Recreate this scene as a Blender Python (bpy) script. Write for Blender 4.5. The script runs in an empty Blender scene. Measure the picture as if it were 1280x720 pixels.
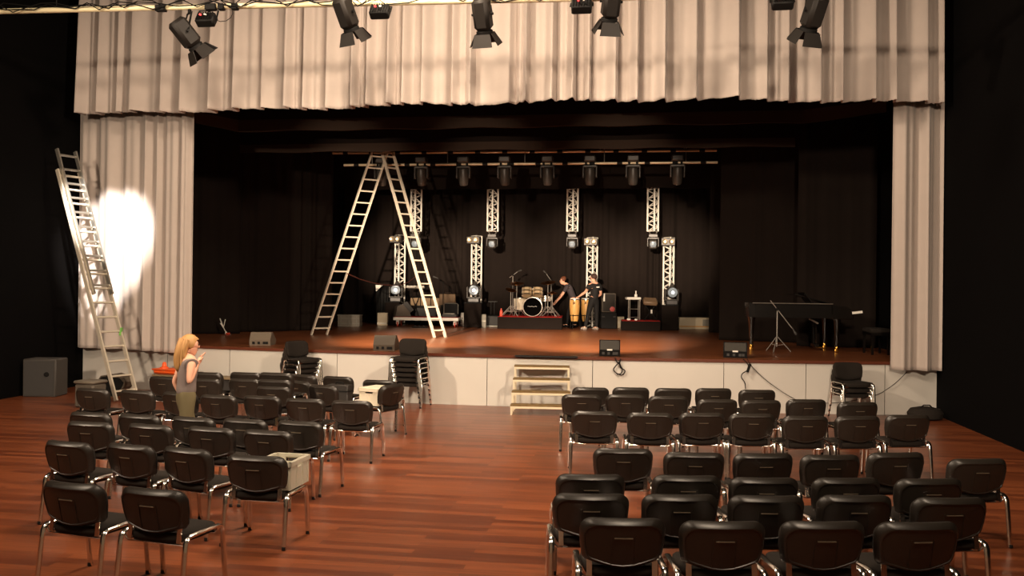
import bpy, math, random
from mathutils import Vector, Matrix
R = math.radians
random.seed(7)
C = bpy.context.scene.collection
scene = bpy.context.scene

# ------------------------------------------------------------------ camera
F = 1080.0; PSI = R(8.4); ROLL = R(.68); EYE = Vector((0, 0, 2.3))
CM = Matrix.Rotation(PSI, 3, 'Z') @ Matrix.Rotation(R(90), 3, 'X') @ Matrix.Rotation(ROLL, 3, 'Z')
cam_d = bpy.data.cameras.new('camera'); cam = bpy.data.objects.new('camera', cam_d); C.objects.link(cam)
cam_d.sensor_width = 36; cam_d.lens = 36 * F / 1280; cam_d.clip_end = 100
cam.matrix_world = Matrix.Translation(EYE) @ CM.to_4x4()
scene.camera = cam

def at(px, py, z=None, Y=None):
    d = CM @ Vector(((px - 640) / F, -(py - 360) / F, -1))
    t = (z - EYE.z) / d.z if z is not None else Y / d.y
    return EYE + d * t
def mpp(p):                      # metres per photo pixel at a point
    return -(CM.transposed() @ (p - EYE)).z / F

# ------------------------------------------------------------------ light
vs = scene.view_settings
vs.view_transform = 'Standard'; vs.look = 'None'; vs.gamma = 1; vs.use_curve_mapping = False; vs.exposure = .15
w = bpy.data.worlds.new('hall_air'); scene.world = w; w.use_nodes = True
w.node_tree.nodes['Background'].inputs[0].default_value = (1, .78, .56, 1)
w.node_tree.nodes['Background'].inputs[1].default_value = .03
def aim(o, p, target): o.location = p; o.rotation_euler = (Vector(target) - Vector(p)).to_track_quat('-Z', 'Y').to_euler()
def area(name, p, target, power, size, col, spread=180):
    d = bpy.data.lights.new(name, 'AREA'); d.energy = power; d.size = size; d.color = col; d.spread = R(spread)
    o = bpy.data.objects.new(name, d); C.objects.link(o); aim(o, p, target); return o
def spot(name, p, target, power, angle, blend, col, size=.08):
    d = bpy.data.lights.new(name, 'SPOT'); d.energy = power; d.spot_size = R(angle); d.spot_blend = blend; d.color = col; d.shadow_soft_size = size
    o = bpy.data.objects.new(name, d); C.objects.link(o); aim(o, p, target); return o
WARM = (1, .78, .57)
spot('side_spot_left', (-11.5, 4.5, 7.2), (3.2, 17.5, 2.8), 4900, 80, .9, WARM, .3)
spot('side_spot_right', (5.2, 4.5, 7.2), (-9.8, 17.5, 2.8), 4900, 80, .9, WARM, .3)
spot('front_spot_left', (-7.5, -2.6, 6.1), (-10.6, 17, 2.6), 5200, 40, .9, WARM, .35)
spot('front_spot_right', (1.2, -2.6, 6.1), (4.6, 17, 2.8), 4600, 40, .9, WARM, .35)
for nm, q in (('far_left', 506), ('left', 604), ('right', 722), ('far_right', 826)):
    spot('truss_fill_' + nm, (-2.7 + (q - 660) * .006, -2.6, 4.5), at(q, 318, Y=28), 66000, 8, 1, WARM, .12)  # unseen narrow spots, added to whiten the trusses
for i, (x, y, p) in enumerate(((-7.5, 2.5, 420), (1.2, 2.5, 420), (-3, 10.5, 700))):
    area(f'house_downlight_{i + 1}', (x, y, 8.8), (x, y + 1.2, 0), p, 1.6, WARM)
spot('curtain_spot', (-9.0, 12.4, 6.6), at(135, 296, Y=17.0), 7000, 21, .5, (1, .9, .82))
spot('stage_spot_left', (-6.3, 12.9, 5.9), (-4.8, 22, .4), 17000, 36, .9, WARM)
spot('stage_spot_right', (-.6, 12.9, 5.9), (-1.4, 22, .4), 17000, 36, .9, WARM)

for x in (-7, -3.6, -.4): spot('rig_fill', (x * .6 - .6, -2.6, 3.9), (x, 22.4, 5.1), 9000, 8, 1, WARM, .1)  # unseen fill added to lift the moving lights on the pipe

# ------------------------------------------------------------------ materials
def lin(c): return tuple(((v / 255) / 12.92 if v / 255 <= .04045 else ((v / 255 + .055) / 1.055) ** 2.4) for v in c)
MATS = {}
def mat(name, col, rough=.6, metal=0, var=0., scale=12, emit=0, bump=0, coat=0, spec=.5, sheen=0):
    if name in MATS: return MATS[name]
    m = bpy.data.materials.new(name); m.use_nodes = True; nt = m.node_tree; b = nt.nodes['Principled BSDF']
    c = lin(col) + (1,)
    b.inputs['Base Color'].default_value = c; b.inputs['Roughness'].default_value = rough; b.inputs['Metallic'].default_value = metal
    b.inputs['Specular IOR Level'].default_value = spec
    if coat: b.inputs['Coat Weight'].default_value = coat; b.inputs['Coat Roughness'].default_value = .1
    if sheen: b.inputs['Sheen Weight'].default_value = sheen
    if emit: b.inputs['Emission Color'].default_value = c; b.inputs['Emission Strength'].default_value = emit
    if var or bump:
        tc = nt.nodes.new('ShaderNodeTexCoord'); n = nt.nodes.new('ShaderNodeTexNoise'); n.inputs['Scale'].default_value = scale; n.inputs['Detail'].default_value = 4
        nt.links.new(tc.outputs['Object'], n.inputs['Vector'])
        if var:
            mx = nt.nodes.new('ShaderNodeMix'); mx.data_type = 'RGBA'
            mx.inputs[6].default_value = tuple(v * (1 - var) for v in c[:3]) + (1,); mx.inputs[7].default_value = tuple(min(1, v * (1 + var)) for v in c[:3]) + (1,)
            nt.links.new(n.outputs['Fac'], mx.inputs[0]); nt.links.new(mx.outputs[2], b.inputs['Base Color'])
        if bump:
            bp = nt.nodes.new('ShaderNodeBump'); bp.inputs['Strength'].default_value = bump; bp.inputs['Distance'].default_value = .01
            nt.links.new(n.outputs['Fac'], bp.inputs['Height']); nt.links.new(bp.outputs['Normal'], b.inputs['Normal'])
    MATS[name] = m; return m
def plank_mat(name, c1, c2, rough, pw=.07, pl=.9):
    m = bpy.data.materials.new(name); m.use_nodes = True; nt = m.node_tree; b = nt.nodes['Principled BSDF']; L = nt.links.new
    tc = nt.nodes.new('ShaderNodeTexCoord')
    br = nt.nodes.new('ShaderNodeTexBrick'); br.inputs['Scale'].default_value = 1
    br.inputs['Brick Width'].default_value = pl; br.inputs['Row Height'].default_value = pw; br.inputs['Mortar Size'].default_value = .0012
    br.offset = .37; br.inputs['Bias'].default_value = 0
    br.inputs['Color1'].default_value = lin(c1) + (1,); br.inputs['Color2'].default_value = lin(c2) + (1,); br.inputs['Mortar'].default_value = tuple(v * .35 for v in lin(c1)) + (1,)
    L(tc.outputs['Object'], br.inputs['Vector'])
    mp = nt.nodes.new('ShaderNodeMapping'); mp.inputs['Scale'].default_value = (1.2, 22, 1); L(tc.outputs['Object'], mp.inputs['Vector'])
    n = nt.nodes.new('ShaderNodeTexNoise'); n.inputs['Scale'].default_value = 1.5; n.inputs['Detail'].default_value = 6; L(mp.outputs[0], n.inputs['Vector'])
    mx = nt.nodes.new('ShaderNodeMix'); mx.data_type = 'RGBA'; mx.blend_type = 'MULTIPLY'; mx.inputs[0].default_value = .55
    cr = nt.nodes.new('ShaderNodeValToRGB'); cr.color_ramp.elements[0].position = .3; cr.color_ramp.elements[0].color = (.45, .42, .4, 1); cr.color_ramp.elements[1].position = .7; cr.color_ramp.elements[1].color = (1.25, 1.2, 1.2, 1)
    L(n.outputs['Fac'], cr.inputs[0]); L(br.outputs['Color'], mx.inputs[6]); L(cr.outputs[0], mx.inputs[7]); L(mx.outputs[2], b.inputs['Base Color'])
    n2 = nt.nodes.new('ShaderNodeTexNoise'); n2.inputs['Scale'].default_value = 1.3; n2.inputs['Detail'].default_value = 5; L(tc.outputs['Object'], n2.inputs['Vector'])
    mr = nt.nodes.new('ShaderNodeMapRange'); mr.inputs[3].default_value = rough - .03; mr.inputs[4].default_value = rough + .04; L(n2.outputs['Fac'], mr.inputs[0]); L(mr.outputs[0], b.inputs['Roughness'])
    bp = nt.nodes.new('ShaderNodeBump'); bp.inputs['Strength'].default_value = .05; bp.inputs['Distance'].default_value = .002; L(n.outputs['Fac'], bp.inputs['Height']); L(bp.outputs['Normal'], b.inputs['Normal'])
    return m
M_FLOOR = plank_mat('hall_parquet', (96, 48, 27), (138, 76, 44), .31, .11, 1.4)
M_STAGE = plank_mat('stage_boards', (112, 62, 34), (136, 80, 46), .32, pw=.1, pl=1.6)
M_BLACKWALL = mat('black_paint', (9, 8, 8), .95, spec=.05)
M_PANEL = mat('painted_panel', (206, 202, 194), .55, var=.04, scale=2)
M_NOSE = mat('stage_nosing', (96, 48, 30), .4)
M_DRAPE = mat('grey_velour', (188, 176, 168), .9, var=.05, scale=6, spec=.15, sheen=.2)
M_BDRAPE = mat('black_velour', (30, 24, 21), .95, var=.15, scale=4, spec=.1)
M_BHEM = mat('black_velour_hem', (58, 47, 40), .9, spec=.1)
M_CHROME = mat('chrome', (235, 230, 222), .2, 1)
M_PLASTIC = mat('black_plastic', (38, 33, 28), .36, var=.1, scale=25)
M_FABRIC = mat('black_fabric', (36, 31, 27), .92, var=.2, scale=60, spec=.2)
M_RUBBER = mat('rubber', (14, 13, 12), .7)
M_ALU = mat('aluminium', (200, 196, 186), .38, .85)
M_LADDER = mat('ladder_aluminium', (214, 204, 186), .5, .35)
M_WHITE = mat('white_paint', (232, 228, 218), .5)
M_BLACK = mat('black_gear', (15, 14, 13), .65, spec=.2)
M_BLKGLOSS = mat('black_lacquer', (16, 13, 11), .2, coat=.6)
M_GREY = mat('grey_plastic', (150, 146, 134), .55)
M_DGREY = mat('dark_grey_gear', (52, 50, 48), .6, var=.1, scale=30)
M_RED = mat('red_carpet', (170, 40, 36), .95, var=.2, scale=40, spec=.1)
M_BRASS = mat('brass', (200, 150, 70), .25, 1)
M_BRONZE = mat('cymbal_bronze', (176, 112, 50), .3, 1)
M_CRATE = mat('crate_grey', (196, 190, 172), .5)
M_SKIN = mat('skin', (224, 168, 140), .6)
M_LENS = mat('lens_glass', (150, 165, 180), .08, .3, coat=.8)
M_LED = mat('led_glow', (235, 240, 255), .4, emit=1.3)
M_REDLED = mat('red_led', (255, 60, 60), .4, emit=2)
M_WOODL = mat('conga_wood', (214, 164, 92), .4, var=.12, scale=8)

# ------------------------------------------------------------------ mesh helpers
def link(o, parent=None):
    C.objects.link(o)
    if parent is not None: o.parent = parent
    return o
class MB:
    def __init__(s): s.v = []; s.f = []
    def add(s, vs, fs):
        n = len(s.v); s.v += [tuple(v) for v in vs]; s.f += [tuple(i + n for i in f) for f in fs]; return s
    def box(s, c, d, rot=None, bev=0):
        x, y, z = d[0] / 2, d[1] / 2, d[2] / 2
        if bev <= 0 or min(x, y, z) <= bev * 1.01:
            P = [(-x, -y, -z), (x, -y, -z), (x, y, -z), (-x, y, -z), (-x, -y, z), (x, -y, z), (x, y, z), (-x, y, z)]
            Fc = [(0, 3, 2, 1), (4, 5, 6, 7), (0, 1, 5, 4), (1, 2, 6, 5), (2, 3, 7, 6), (3, 0, 4, 7)]
        else:
            P = []; Fc = []; b = bev
            idx = {}
            for sx in (-1, 1):
                for sy in (-1, 1):
                    for sz in (-1, 1):
                        for ax in range(3):
                            p = [sx * (x - b), sy * (y - b), sz * (z - b)]; p[ax] = (sx * x, sy * y, sz * z)[ax]
                            idx[(sx, sy, sz, ax)] = len(P); P.append(tuple(p))
            g = lambda *k: idx[k]
            for sx in (-1, 1): Fc.append((g(sx, -1, -1, 0), g(sx, 1, -1, 0), g(sx, 1, 1, 0), g(sx, -1, 1, 0)) if sx > 0 else (g(sx, -1, -1, 0), g(sx, -1, 1, 0), g(sx, 1, 1, 0), g(sx, 1, -1, 0)))
            for sy in (-1, 1): Fc.append((g(-1, sy, -1, 1), g(-1, sy, 1, 1), g(1, sy, 1, 1), g(1, sy, -1, 1)) if sy > 0 else (g(-1, sy, -1, 1), g(1, sy, -1, 1), g(1, sy, 1, 1), g(-1, sy, 1, 1)))
            for sz in (-1, 1): Fc.append((g(-1, -1, sz, 2), g(1, -1, sz, 2), g(1, 1, sz, 2), g(-1, 1, sz, 2)) if sz > 0 else (g(-1, -1, sz, 2), g(-1, 1, sz, 2), g(1, 1, sz, 2), g(1, -1, sz, 2)))
            for a, bb in ((-1, -1), (-1, 1), (1, -1), (1, 1)):
                Fc.append((g(a, bb, -1, 0), g(a, bb, 1, 0), g(a, bb, 1, 1), g(a, bb, -1, 1)))
                Fc.append((g(a, -1, bb, 0), g(a, 1, bb, 0), g(a, 1, bb, 2), g(a, -1, bb, 2)))
                Fc.append((g(-1, a, bb, 1), g(1, a, bb, 1), g(1, a, bb, 2), g(-1, a, bb, 2)))
            for sx in (-1, 1):
                for sy in (-1, 1):
                    for sz in (-1, 1): Fc.append((g(sx, sy, sz, 0), g(sx, sy, sz, 1), g(sx, sy, sz, 2)))
        P = [Vector(p) for p in P]
        if rot is not None: P = [rot @ p for p in P]
        c = Vector(c); return s.add([p + c for p in P], Fc)
    def tube(s, pts, r, n=8, flat=None, caps=True):
        pts = [Vector(p) for p in pts]; m = len(pts); V = []; up = None
        rr = r if isinstance(r, (list, tuple)) else [r] * m
        for i, p in enumerate(pts):
            t = (pts[min(i + 1, m - 1)] - pts[max(i - 1, 0)]).normalized()
            if up is None:
                up = Vector((0, 0, 1)) if abs(t.z) < .9 else Vector((1, 0, 0))
            a = t.cross(up)
            if a.length < 1e-6: a = t.orthogonal()
            a.normalize(); b = a.cross(t).normalized(); up = b
            for k in range(n):
                q = 2 * math.pi * k / n
                V.append(p + a * (rr[i] * math.cos(q)) + b * ((rr[i] if flat is None else flat * rr[i]) * math.sin(q)))
        Fc = [(i * n + k, i * n + (k + 1) % n, (i + 1) * n + (k + 1) % n, (i + 1) * n + k) for i in range(m - 1) for k in range(n)]
        if caps: Fc += [tuple(range(n - 1, -1, -1)), tuple((m - 1) * n + k for k in range(n))]
        return s.add(V, Fc)
    def bar(s, a, b, wx, wy, ref=(0, 0, 1)):
        a = Vector(a); b = Vector(b); t = (b - a).normalized(); ref = Vector(ref)
        if abs(t.dot(ref)) > .99: ref = Vector((0, 1, 0))
        u = t.cross(ref).normalized() * wx / 2; v = t.cross(u).normalized() * wy / 2
        P = [a - u - v, a + u - v, a + u + v, a - u + v, b - u - v, b + u - v, b + u + v, b - u + v]
        return s.add(P, [(0, 3, 2, 1), (4, 5, 6, 7), (0, 1, 5, 4), (1, 2, 6, 5), (2, 3, 7, 6), (3, 0, 4, 7)])
    def lathe(s, prof, n=20, M=None, caps=True):
        V = []; m = len(prof)
        for r_, z_ in prof:
            for k in range(n):
                q = 2 * math.pi * k / n; p = Vector((r_ * math.cos(q), r_ * math.sin(q), z_)); V.append(M @ p if M is not None else p)
        Fc = [(i * n + k, i * n + (k + 1) % n, (i + 1) * n + (k + 1) % n, (i + 1) * n + k) for i in range(m - 1) for k in range(n)]
        if caps: Fc += [tuple(range(n - 1, -1, -1)), tuple((m - 1) * n + k for k in range(n))]
        return s.add(V, Fc)
    def prism(s, poly, h0, h1, M=None):
        n = len(poly); V = [Vector((x, y, h0)) for x, y in poly] + [Vector((x, y, h1)) for x, y in poly]
        if M is not None: V = [M @ v for v in V]
        return s.add(V, [tuple(range(n - 1, -1, -1)), tuple(range(n, 2 * n))] + [(k, (k + 1) % n, n + (k + 1) % n, n + k) for k in range(n)])
    def build(s, name, m, parent=None, smooth=True, angle=40):
        me = bpy.data.meshes.new(name); me.from_pydata(s.v, [], s.f); me.update(); me.materials.append(m)
        import bmesh
        bm = bmesh.new(); bm.from_mesh(me); bmesh.ops.recalc_face_normals(bm, faces=bm.faces); bm.to_mesh(me); bm.free()
        if smooth:
            me.polygons.foreach_set('use_smooth', [True] * len(me.polygons)); me.set_sharp_from_angle(angle=R(angle))
        return link(bpy.data.objects.new(name, me), parent)
def tag(o, label, cat, group=None, kind=None):
    o['label'] = label; o['category'] = cat
    if group: o['group'] = group
    if kind: o['kind'] = kind
    return o
def thing(name, label, cat, loc=(0, 0, 0), rz=0, group=None):
    o = bpy.data.objects.new(name, None); o.empty_display_size = .1; link(o); o.location = loc; o.rotation_euler = (0, 0, rz)
    return tag(o, label, cat, group)
def struct(mb, name, m, **k):
    o = mb.build(name, m, **k); o['kind'] = 'structure'; return o
def kids(o): return list(o.children)
def copy_thing(o, loc, rz, label, group=None, parent=None):
    c = o.copy(); C.objects.link(c)
    if parent is None:
        c.location = loc; c.rotation_euler = (o.rotation_euler.x, o.rotation_euler.y, rz); c['label'] = label
        if group: c['group'] = group
    else: c.parent = parent
    for ch in CH.get(o.name, None) or kids(o): copy_thing(ch, None, 0, None, None, c)
    return c
CH = {}
def TR(loc, rot=None):
    M = Matrix.Translation(Vector(loc))
    return M @ rot.to_4x4() if rot is not None else M
def dirM(p, d):                     # frame at p whose local z runs along d
    return Matrix.Translation(Vector(p)) @ Vector(d).normalized().to_track_quat('Z', 'Y').to_matrix().to_4x4()
def ordn(i): return ['first', 'second', 'third', 'fourth', 'fifth', 'sixth', 'seventh', 'eighth', 'ninth'][i]

# ------------------------------------------------------------------ the hall
HS = 1.0
XL, XR = -12.35, 5.56
def YF(x): return 16.58 + .0116 * (x + 2.15) ** 2          # gently bowed stage front
mb = MB().box(((XL + XR) / 2, 7.5, -.05), (XR - XL, 23, .1)); struct(mb, 'floor', M_FLOOR)
struct(MB().box((XL - .1, 14, 4.5), (.2, 36, 9.2)), 'wall_left', M_BLACKWALL)
struct(MB().box((XR + .1, 14, 4.5), (.2, 36, 9.2)), 'wall_right', M_BLACKWALL)
struct(MB().box(((XL + XR) / 2, -4.1, 4.5), (XR - XL, .2, 9.2)), 'wall_rear', mat('rear_wall_paint', (150, 138, 120), .8))
struct(MB().box(((XL + XR) / 2, 32.1, 4.5), (XR - XL, .2, 9.2)), 'wall_back', M_BLACKWALL)
struct(MB().box(((XL + XR) / 2, 14, 9.15), (XR - XL, 36, .1)), 'ceiling', mat('dark_ceiling', (40, 36, 32), .9))
# stage floor and its panelled front
N = 60; xs = [XL + (XR - XL) * i / N for i in range(N + 1)]
poly = [(x, YF(x) - .03) for x in xs] + [(XR, 32), (XL, 32)]
struct(MB().prism(poly, HS - .025, HS), 'stage_floor', M_STAGE, smooth=False)
mb = MB()
for i in range(N):
    a, b = xs[i], xs[i + 1]
    mb.add([(a, YF(a) - .035, HS - .055), (b, YF(b) - .035, HS - .055), (b, YF(b) - .035, HS - .002), (a, YF(a) - .035, HS - .002), (a, YF(a) + .02, HS - .055), (b, YF(b) + .02, HS - .055), (b, YF(b) + .02, HS - .002), (a, YF(a) + .02, HS - .002)],
           [(0, 1, 2, 3), (0, 4, 5, 1), (3, 2, 6, 7)])
struct(mb, 'trim_stage', M_NOSE, smooth=False)
seams = sorted([at(p, 470, Y=16.7).x for p in (277, 420, 610, 741, 905, 1010)] + [XL, XR, at(190, 470, Y=16.7).x, at(1110, 480, Y=16.9).x])
for i in range(len(seams) - 1):
    a, b = seams[i] + .006, seams[i + 1] - .006; mb = MB(); n = 8
    pl = [(a + (b - a) * k / n, YF(a + (b - a) * k / n)) for k in range(n + 1)]
    pl = pl + [(x, y + .03) for x, y in reversed(pl)]
    struct(mb.prism(pl, .0, HS - .05), 'stage_front_panel', M_PANEL, smooth=False)

# ------------------------------------------------------------------ drapes
def drape(name, path, z0, z1, folds, m, label, cat='curtain', group=None, seed=1, depth=.1, style='round', n=900, hemwave=0, parent=None, gather=0, thick=.012, zfun=None):
    """path(t)->(x,y); folds: mean fold width in metres"""
    rnd = random.Random(seed)
    pts = [Vector(path(i / n) + (0,)) for i in range(n + 1)]
    L = [0]
    for i in range(n): L.append(L[-1] + (pts[i + 1] - pts[i]).length)
    T = L[-1]; edges = [0]; amps = []; ks = []
    while edges[-1] < T:
        edges.append(edges[-1] + folds * rnd.choice((.55, .75, .9, 1, 1.15, 1.5))); amps.append(rnd.uniform(.55, 1.15)); ks.append(rnd.uniform(.25, .5))
    rows = [0, .015, .03, .15, .4, .7, 1]
    V = []
    j = 0
    for r_i, rz in enumerate(rows):
        j = 0
        for i in range(n + 1):
            while j < len(amps) - 1 and L[i] > edges[j + 1]: j += 1
            u = (L[i] - edges[j]) / (edges[j + 1] - edges[j]); A = depth * amps[j]
            Anx = depth * amps[min(j + 1, len(amps) - 1)]
            if style == 'saw':                       # broad panel falling back, short sharp return; mirrored about the middle
                c = (L[i] / T) < .5
                q = u if c else 1 - u
                d = -A * (1 - q) ** 1.3 if q > .12 else -A * (1 - .12) ** 1.3 * (math.sin((q / .12 - .5) * math.pi) * .5 + .5)
                d -= .16 * A * math.sin(q * math.pi * 2 * (1 + ks[j] * 2))
            else:
                d = -A * (.5 - .5 * math.cos(2 * math.pi * u)) - .25 * A * math.sin(2 * math.pi * u * 2 + ks[j] * 12) * math.sin(math.pi * u)
            d *= 1 - .3 * rz * (1 if style == 'saw' else .6)
            tn = (pts[min(i + 1, n)] - pts[max(i - 1, 0)]).normalized(); nm = Vector((-tn.y, tn.x, 0))
            p = pts[i] + nm * d
            if style != 'saw' and gather: p.x += gather * rz * (L[i] / T - .5)
            zb = z0 if zfun is None else zfun(i / n)
            zz = zb + (z1 - zb) * rz
            if rz == 0 and hemwave: zz += hemwave * math.sin(L[i] * 2.1 + seed) * .5 + hemwave * rnd.uniform(-.15, .15)
            V.append((p.x, p.y, zz))
    Fc = [(a * (n + 1) + i, a * (n + 1) + i + 1, (a + 1) * (n + 1) + i + 1, (a + 1) * (n + 1) + i) for a in range(len(rows) - 1) for i in range(n)]
    o = MB().add(V, Fc).build(name, m, parent, angle=80)
    sm = o.modifiers.new('cloth', 'SOLIDIFY'); sm.thickness = thick; sm.offset = 0
    return tag(o, label, cat, group) if label else o
def lp(x0, y0, x1, y1): return lambda t: (x0 + (x1 - x0) * t, y0 + (y1 - y0) * t)
YC = lambda x: YF(x) - .32
# valance: bowed like the stage front
vz = 5.72
HEM = []
for q, y in ((60, 144), (100, 143), (200, 142), (300, 139), (400, 136.5), (500, 133.5), (640, 129.5), (740, 127.5), (900, 126), (1000, 127), (1100, 129), (1180, 130.5), (1230, 132)):
    p = at(q, y, Y=16.3)
    for _ in range(3): p = at(q, y, Y=YC(p.x) - .28)
    HEM.append((p.x, p.z))
def hemz(x):
    for (xa, za), (xb, zb) in zip(HEM, HEM[1:]):
        if x <= xb: return za + (zb - za) * (x - xa) / (xb - xa)
    return HEM[-1][1]
def valp(t): x = XL + .5 + (XR - XL - .68) * t; return (x, YC(x) - .28)
drape('valance_curtain', valp, vz, 8.6, .5, M_DRAPE, 'wide grey pleated valance curtain hanging across the top of the stage opening', seed=11, depth=.33, style='saw', n=2200, hemwave=.05, zfun=lambda t: hemz(valp(t)[0]))
xl0, xl1 = XL + .04, at(229, 430, Y=16.6).x
xr0, xr1 = at(1113, 450, Y=16.9).x, XR - .04
def sidep(a, b): return lambda t: (a + (b - a) * t, YC(a + (b - a) * t) + .1)
drape('house_curtain', sidep(xl0, xl1), .88, vz + .5, .46, M_DRAPE, 'pale grey pleated house curtain left of the stage with a bright spotlight patch', seed=5, depth=.17, group='house curtains', n=500, hemwave=.015, zfun=lambda t: .88 - .02 * t)
drape('house_curtain', sidep(xr0, xr1), .87, vz + .5, .44, M_DRAPE, 'pale grey pleated house curtain right of the stage beside the grand piano', seed=9, depth=.17, group='house curtains', n=300, hemwave=.015)
# black masking drapes
G = 'black stage drapes'
def blk(name, x0, y0, x1, y1, z0, z1, label, seed, folds=.5, depth=.09, n=260):
    return drape(name, lp(x0, y0, x1, y1), z0, z1, folds, M_BDRAPE, label, 'curtain', G, seed, depth, 'round', n)
px = lambda p, q, Y: at(p, q, Y=Y)
blk('black_leg_curtain', XL + .1, 20.8, px(300, 400, 21.6).x, 21.6, HS + .01, 8, 'front black leg curtain on the left side of the stage', 21, depth=.03)
blk('black_leg_curtain', px(296, 400, 22.4).x, 22.4, px(414, 400, 24.4).x, 24.4, HS + .01, 8, 'second black leg curtain on the left, behind the front one', 22)
blk('black_leg_curtain', px(996, 400, 21.3).x, 21.3, XR - .1, 21.2, HS + .01, 8, 'front black leg curtain on the right behind the grand piano', 23, depth=.03)
blk('black_leg_curtain', px(899, 400, 23.2).x, 23.2, px(1004, 400, 22.6).x, 22.6, HS + .01, 8, 'second black leg curtain on the right, upstage of the piano', 24, depth=.03)
blk('black_leg_curtain', px(886, 400, 27.2).x, 27.2, px(915, 400, 27.0).x, 27.0, HS + .01, 8, 'narrow rear black leg curtain on the right by the back cloth', 25)
blk('black_back_curtain', px(392, 400, 30.2).x, 30.2, px(912, 400, 30.2).x, 30.2, HS + .01, 8, 'wide black back curtain closing the rear of the stage', 26, folds=.62, depth=.14, n=700)
# borders
def border(name, pts, z0, hem, label, m2=M_BHEM):
    t = thing(name, label, 'curtain', (pts[0][0], pts[0][1], z0), 0, 'black border curtains')
    o = Vector((pts[0][0], pts[0][1], z0)); mbd = MB(); mbh = MB()
    for (x0, y0), (x1, y1) in zip(pts, pts[1:]):
        n = 40
        for k in range(n):
            a = Vector((x0 + (x1 - x0) * k / n, y0 + (y1 - y0) * k / n, 0)); b = Vector((x0 + (x1 - x0) * (k + 1) / n, y0 + (y1 - y0) * (k + 1) / n, 0))
            w0, w1 = .015 * math.sin(a.x * 3.1), .015 * math.sin(b.x * 3.1)
            for mm, za, zb, th in ((mbd, z0 + hem, 9.1, .02), (mbh, z0, z0 + hem, .05)):
                P = [Vector((a.x, a.y, za)), Vector((b.x, b.y, za)), Vector((b.x, b.y, zb)), Vector((a.x, a.y, zb))]
                if mm is mbh: P[0].z += w0; P[1].z += w1
                d = Vector((0, th, 0)); P += [p + d for p in P]
                mm.add([p - o for p in P], [(0, 1, 2, 3), (7, 6, 5, 4), (0, 4, 5, 1), (3, 2, 6, 7)] + ([(0, 3, 7, 4)] if k == 0 else []) + ([(1, 5, 6, 2)] if k == n - 1 else []))
    mbd.build('border_cloth', M_BDRAPE, t, smooth=False); mbh.build('border_hem', m2, t, smooth=False)
    return t
zA = at(640, 159, Y=18.4).z; zB = at(640, 187, Y=20.6).z
xa0, xa1 = at(298, 150, Y=18.4).x, at(1004, 150, Y=18.4).x
border('black_border', [(at(246, 150, Y=17.5).x, 17.4), (xa0, 18.4), (xa1, 18.4), (at(1106, 150, Y=17.6).x, 17.5)], zA, .26, 'front black border across the stage just below the grey valance')
border('black_border', [(at(300, 180, Y=20.6).x, 20.6), (at(994, 180, Y=20.6).x, 20.6)], zB, .2, 'second black border, just above the pipes of moving lights')
border('black_border', [(at(420, 230, Y=27.2).x, 27.2), (at(905, 230, Y=27.2).x, 27.2)], at(640, 236, Y=27.2).z, .02, 'rear black border hiding the tops of the hanging white trusses', M_BDRAPE)

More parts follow.
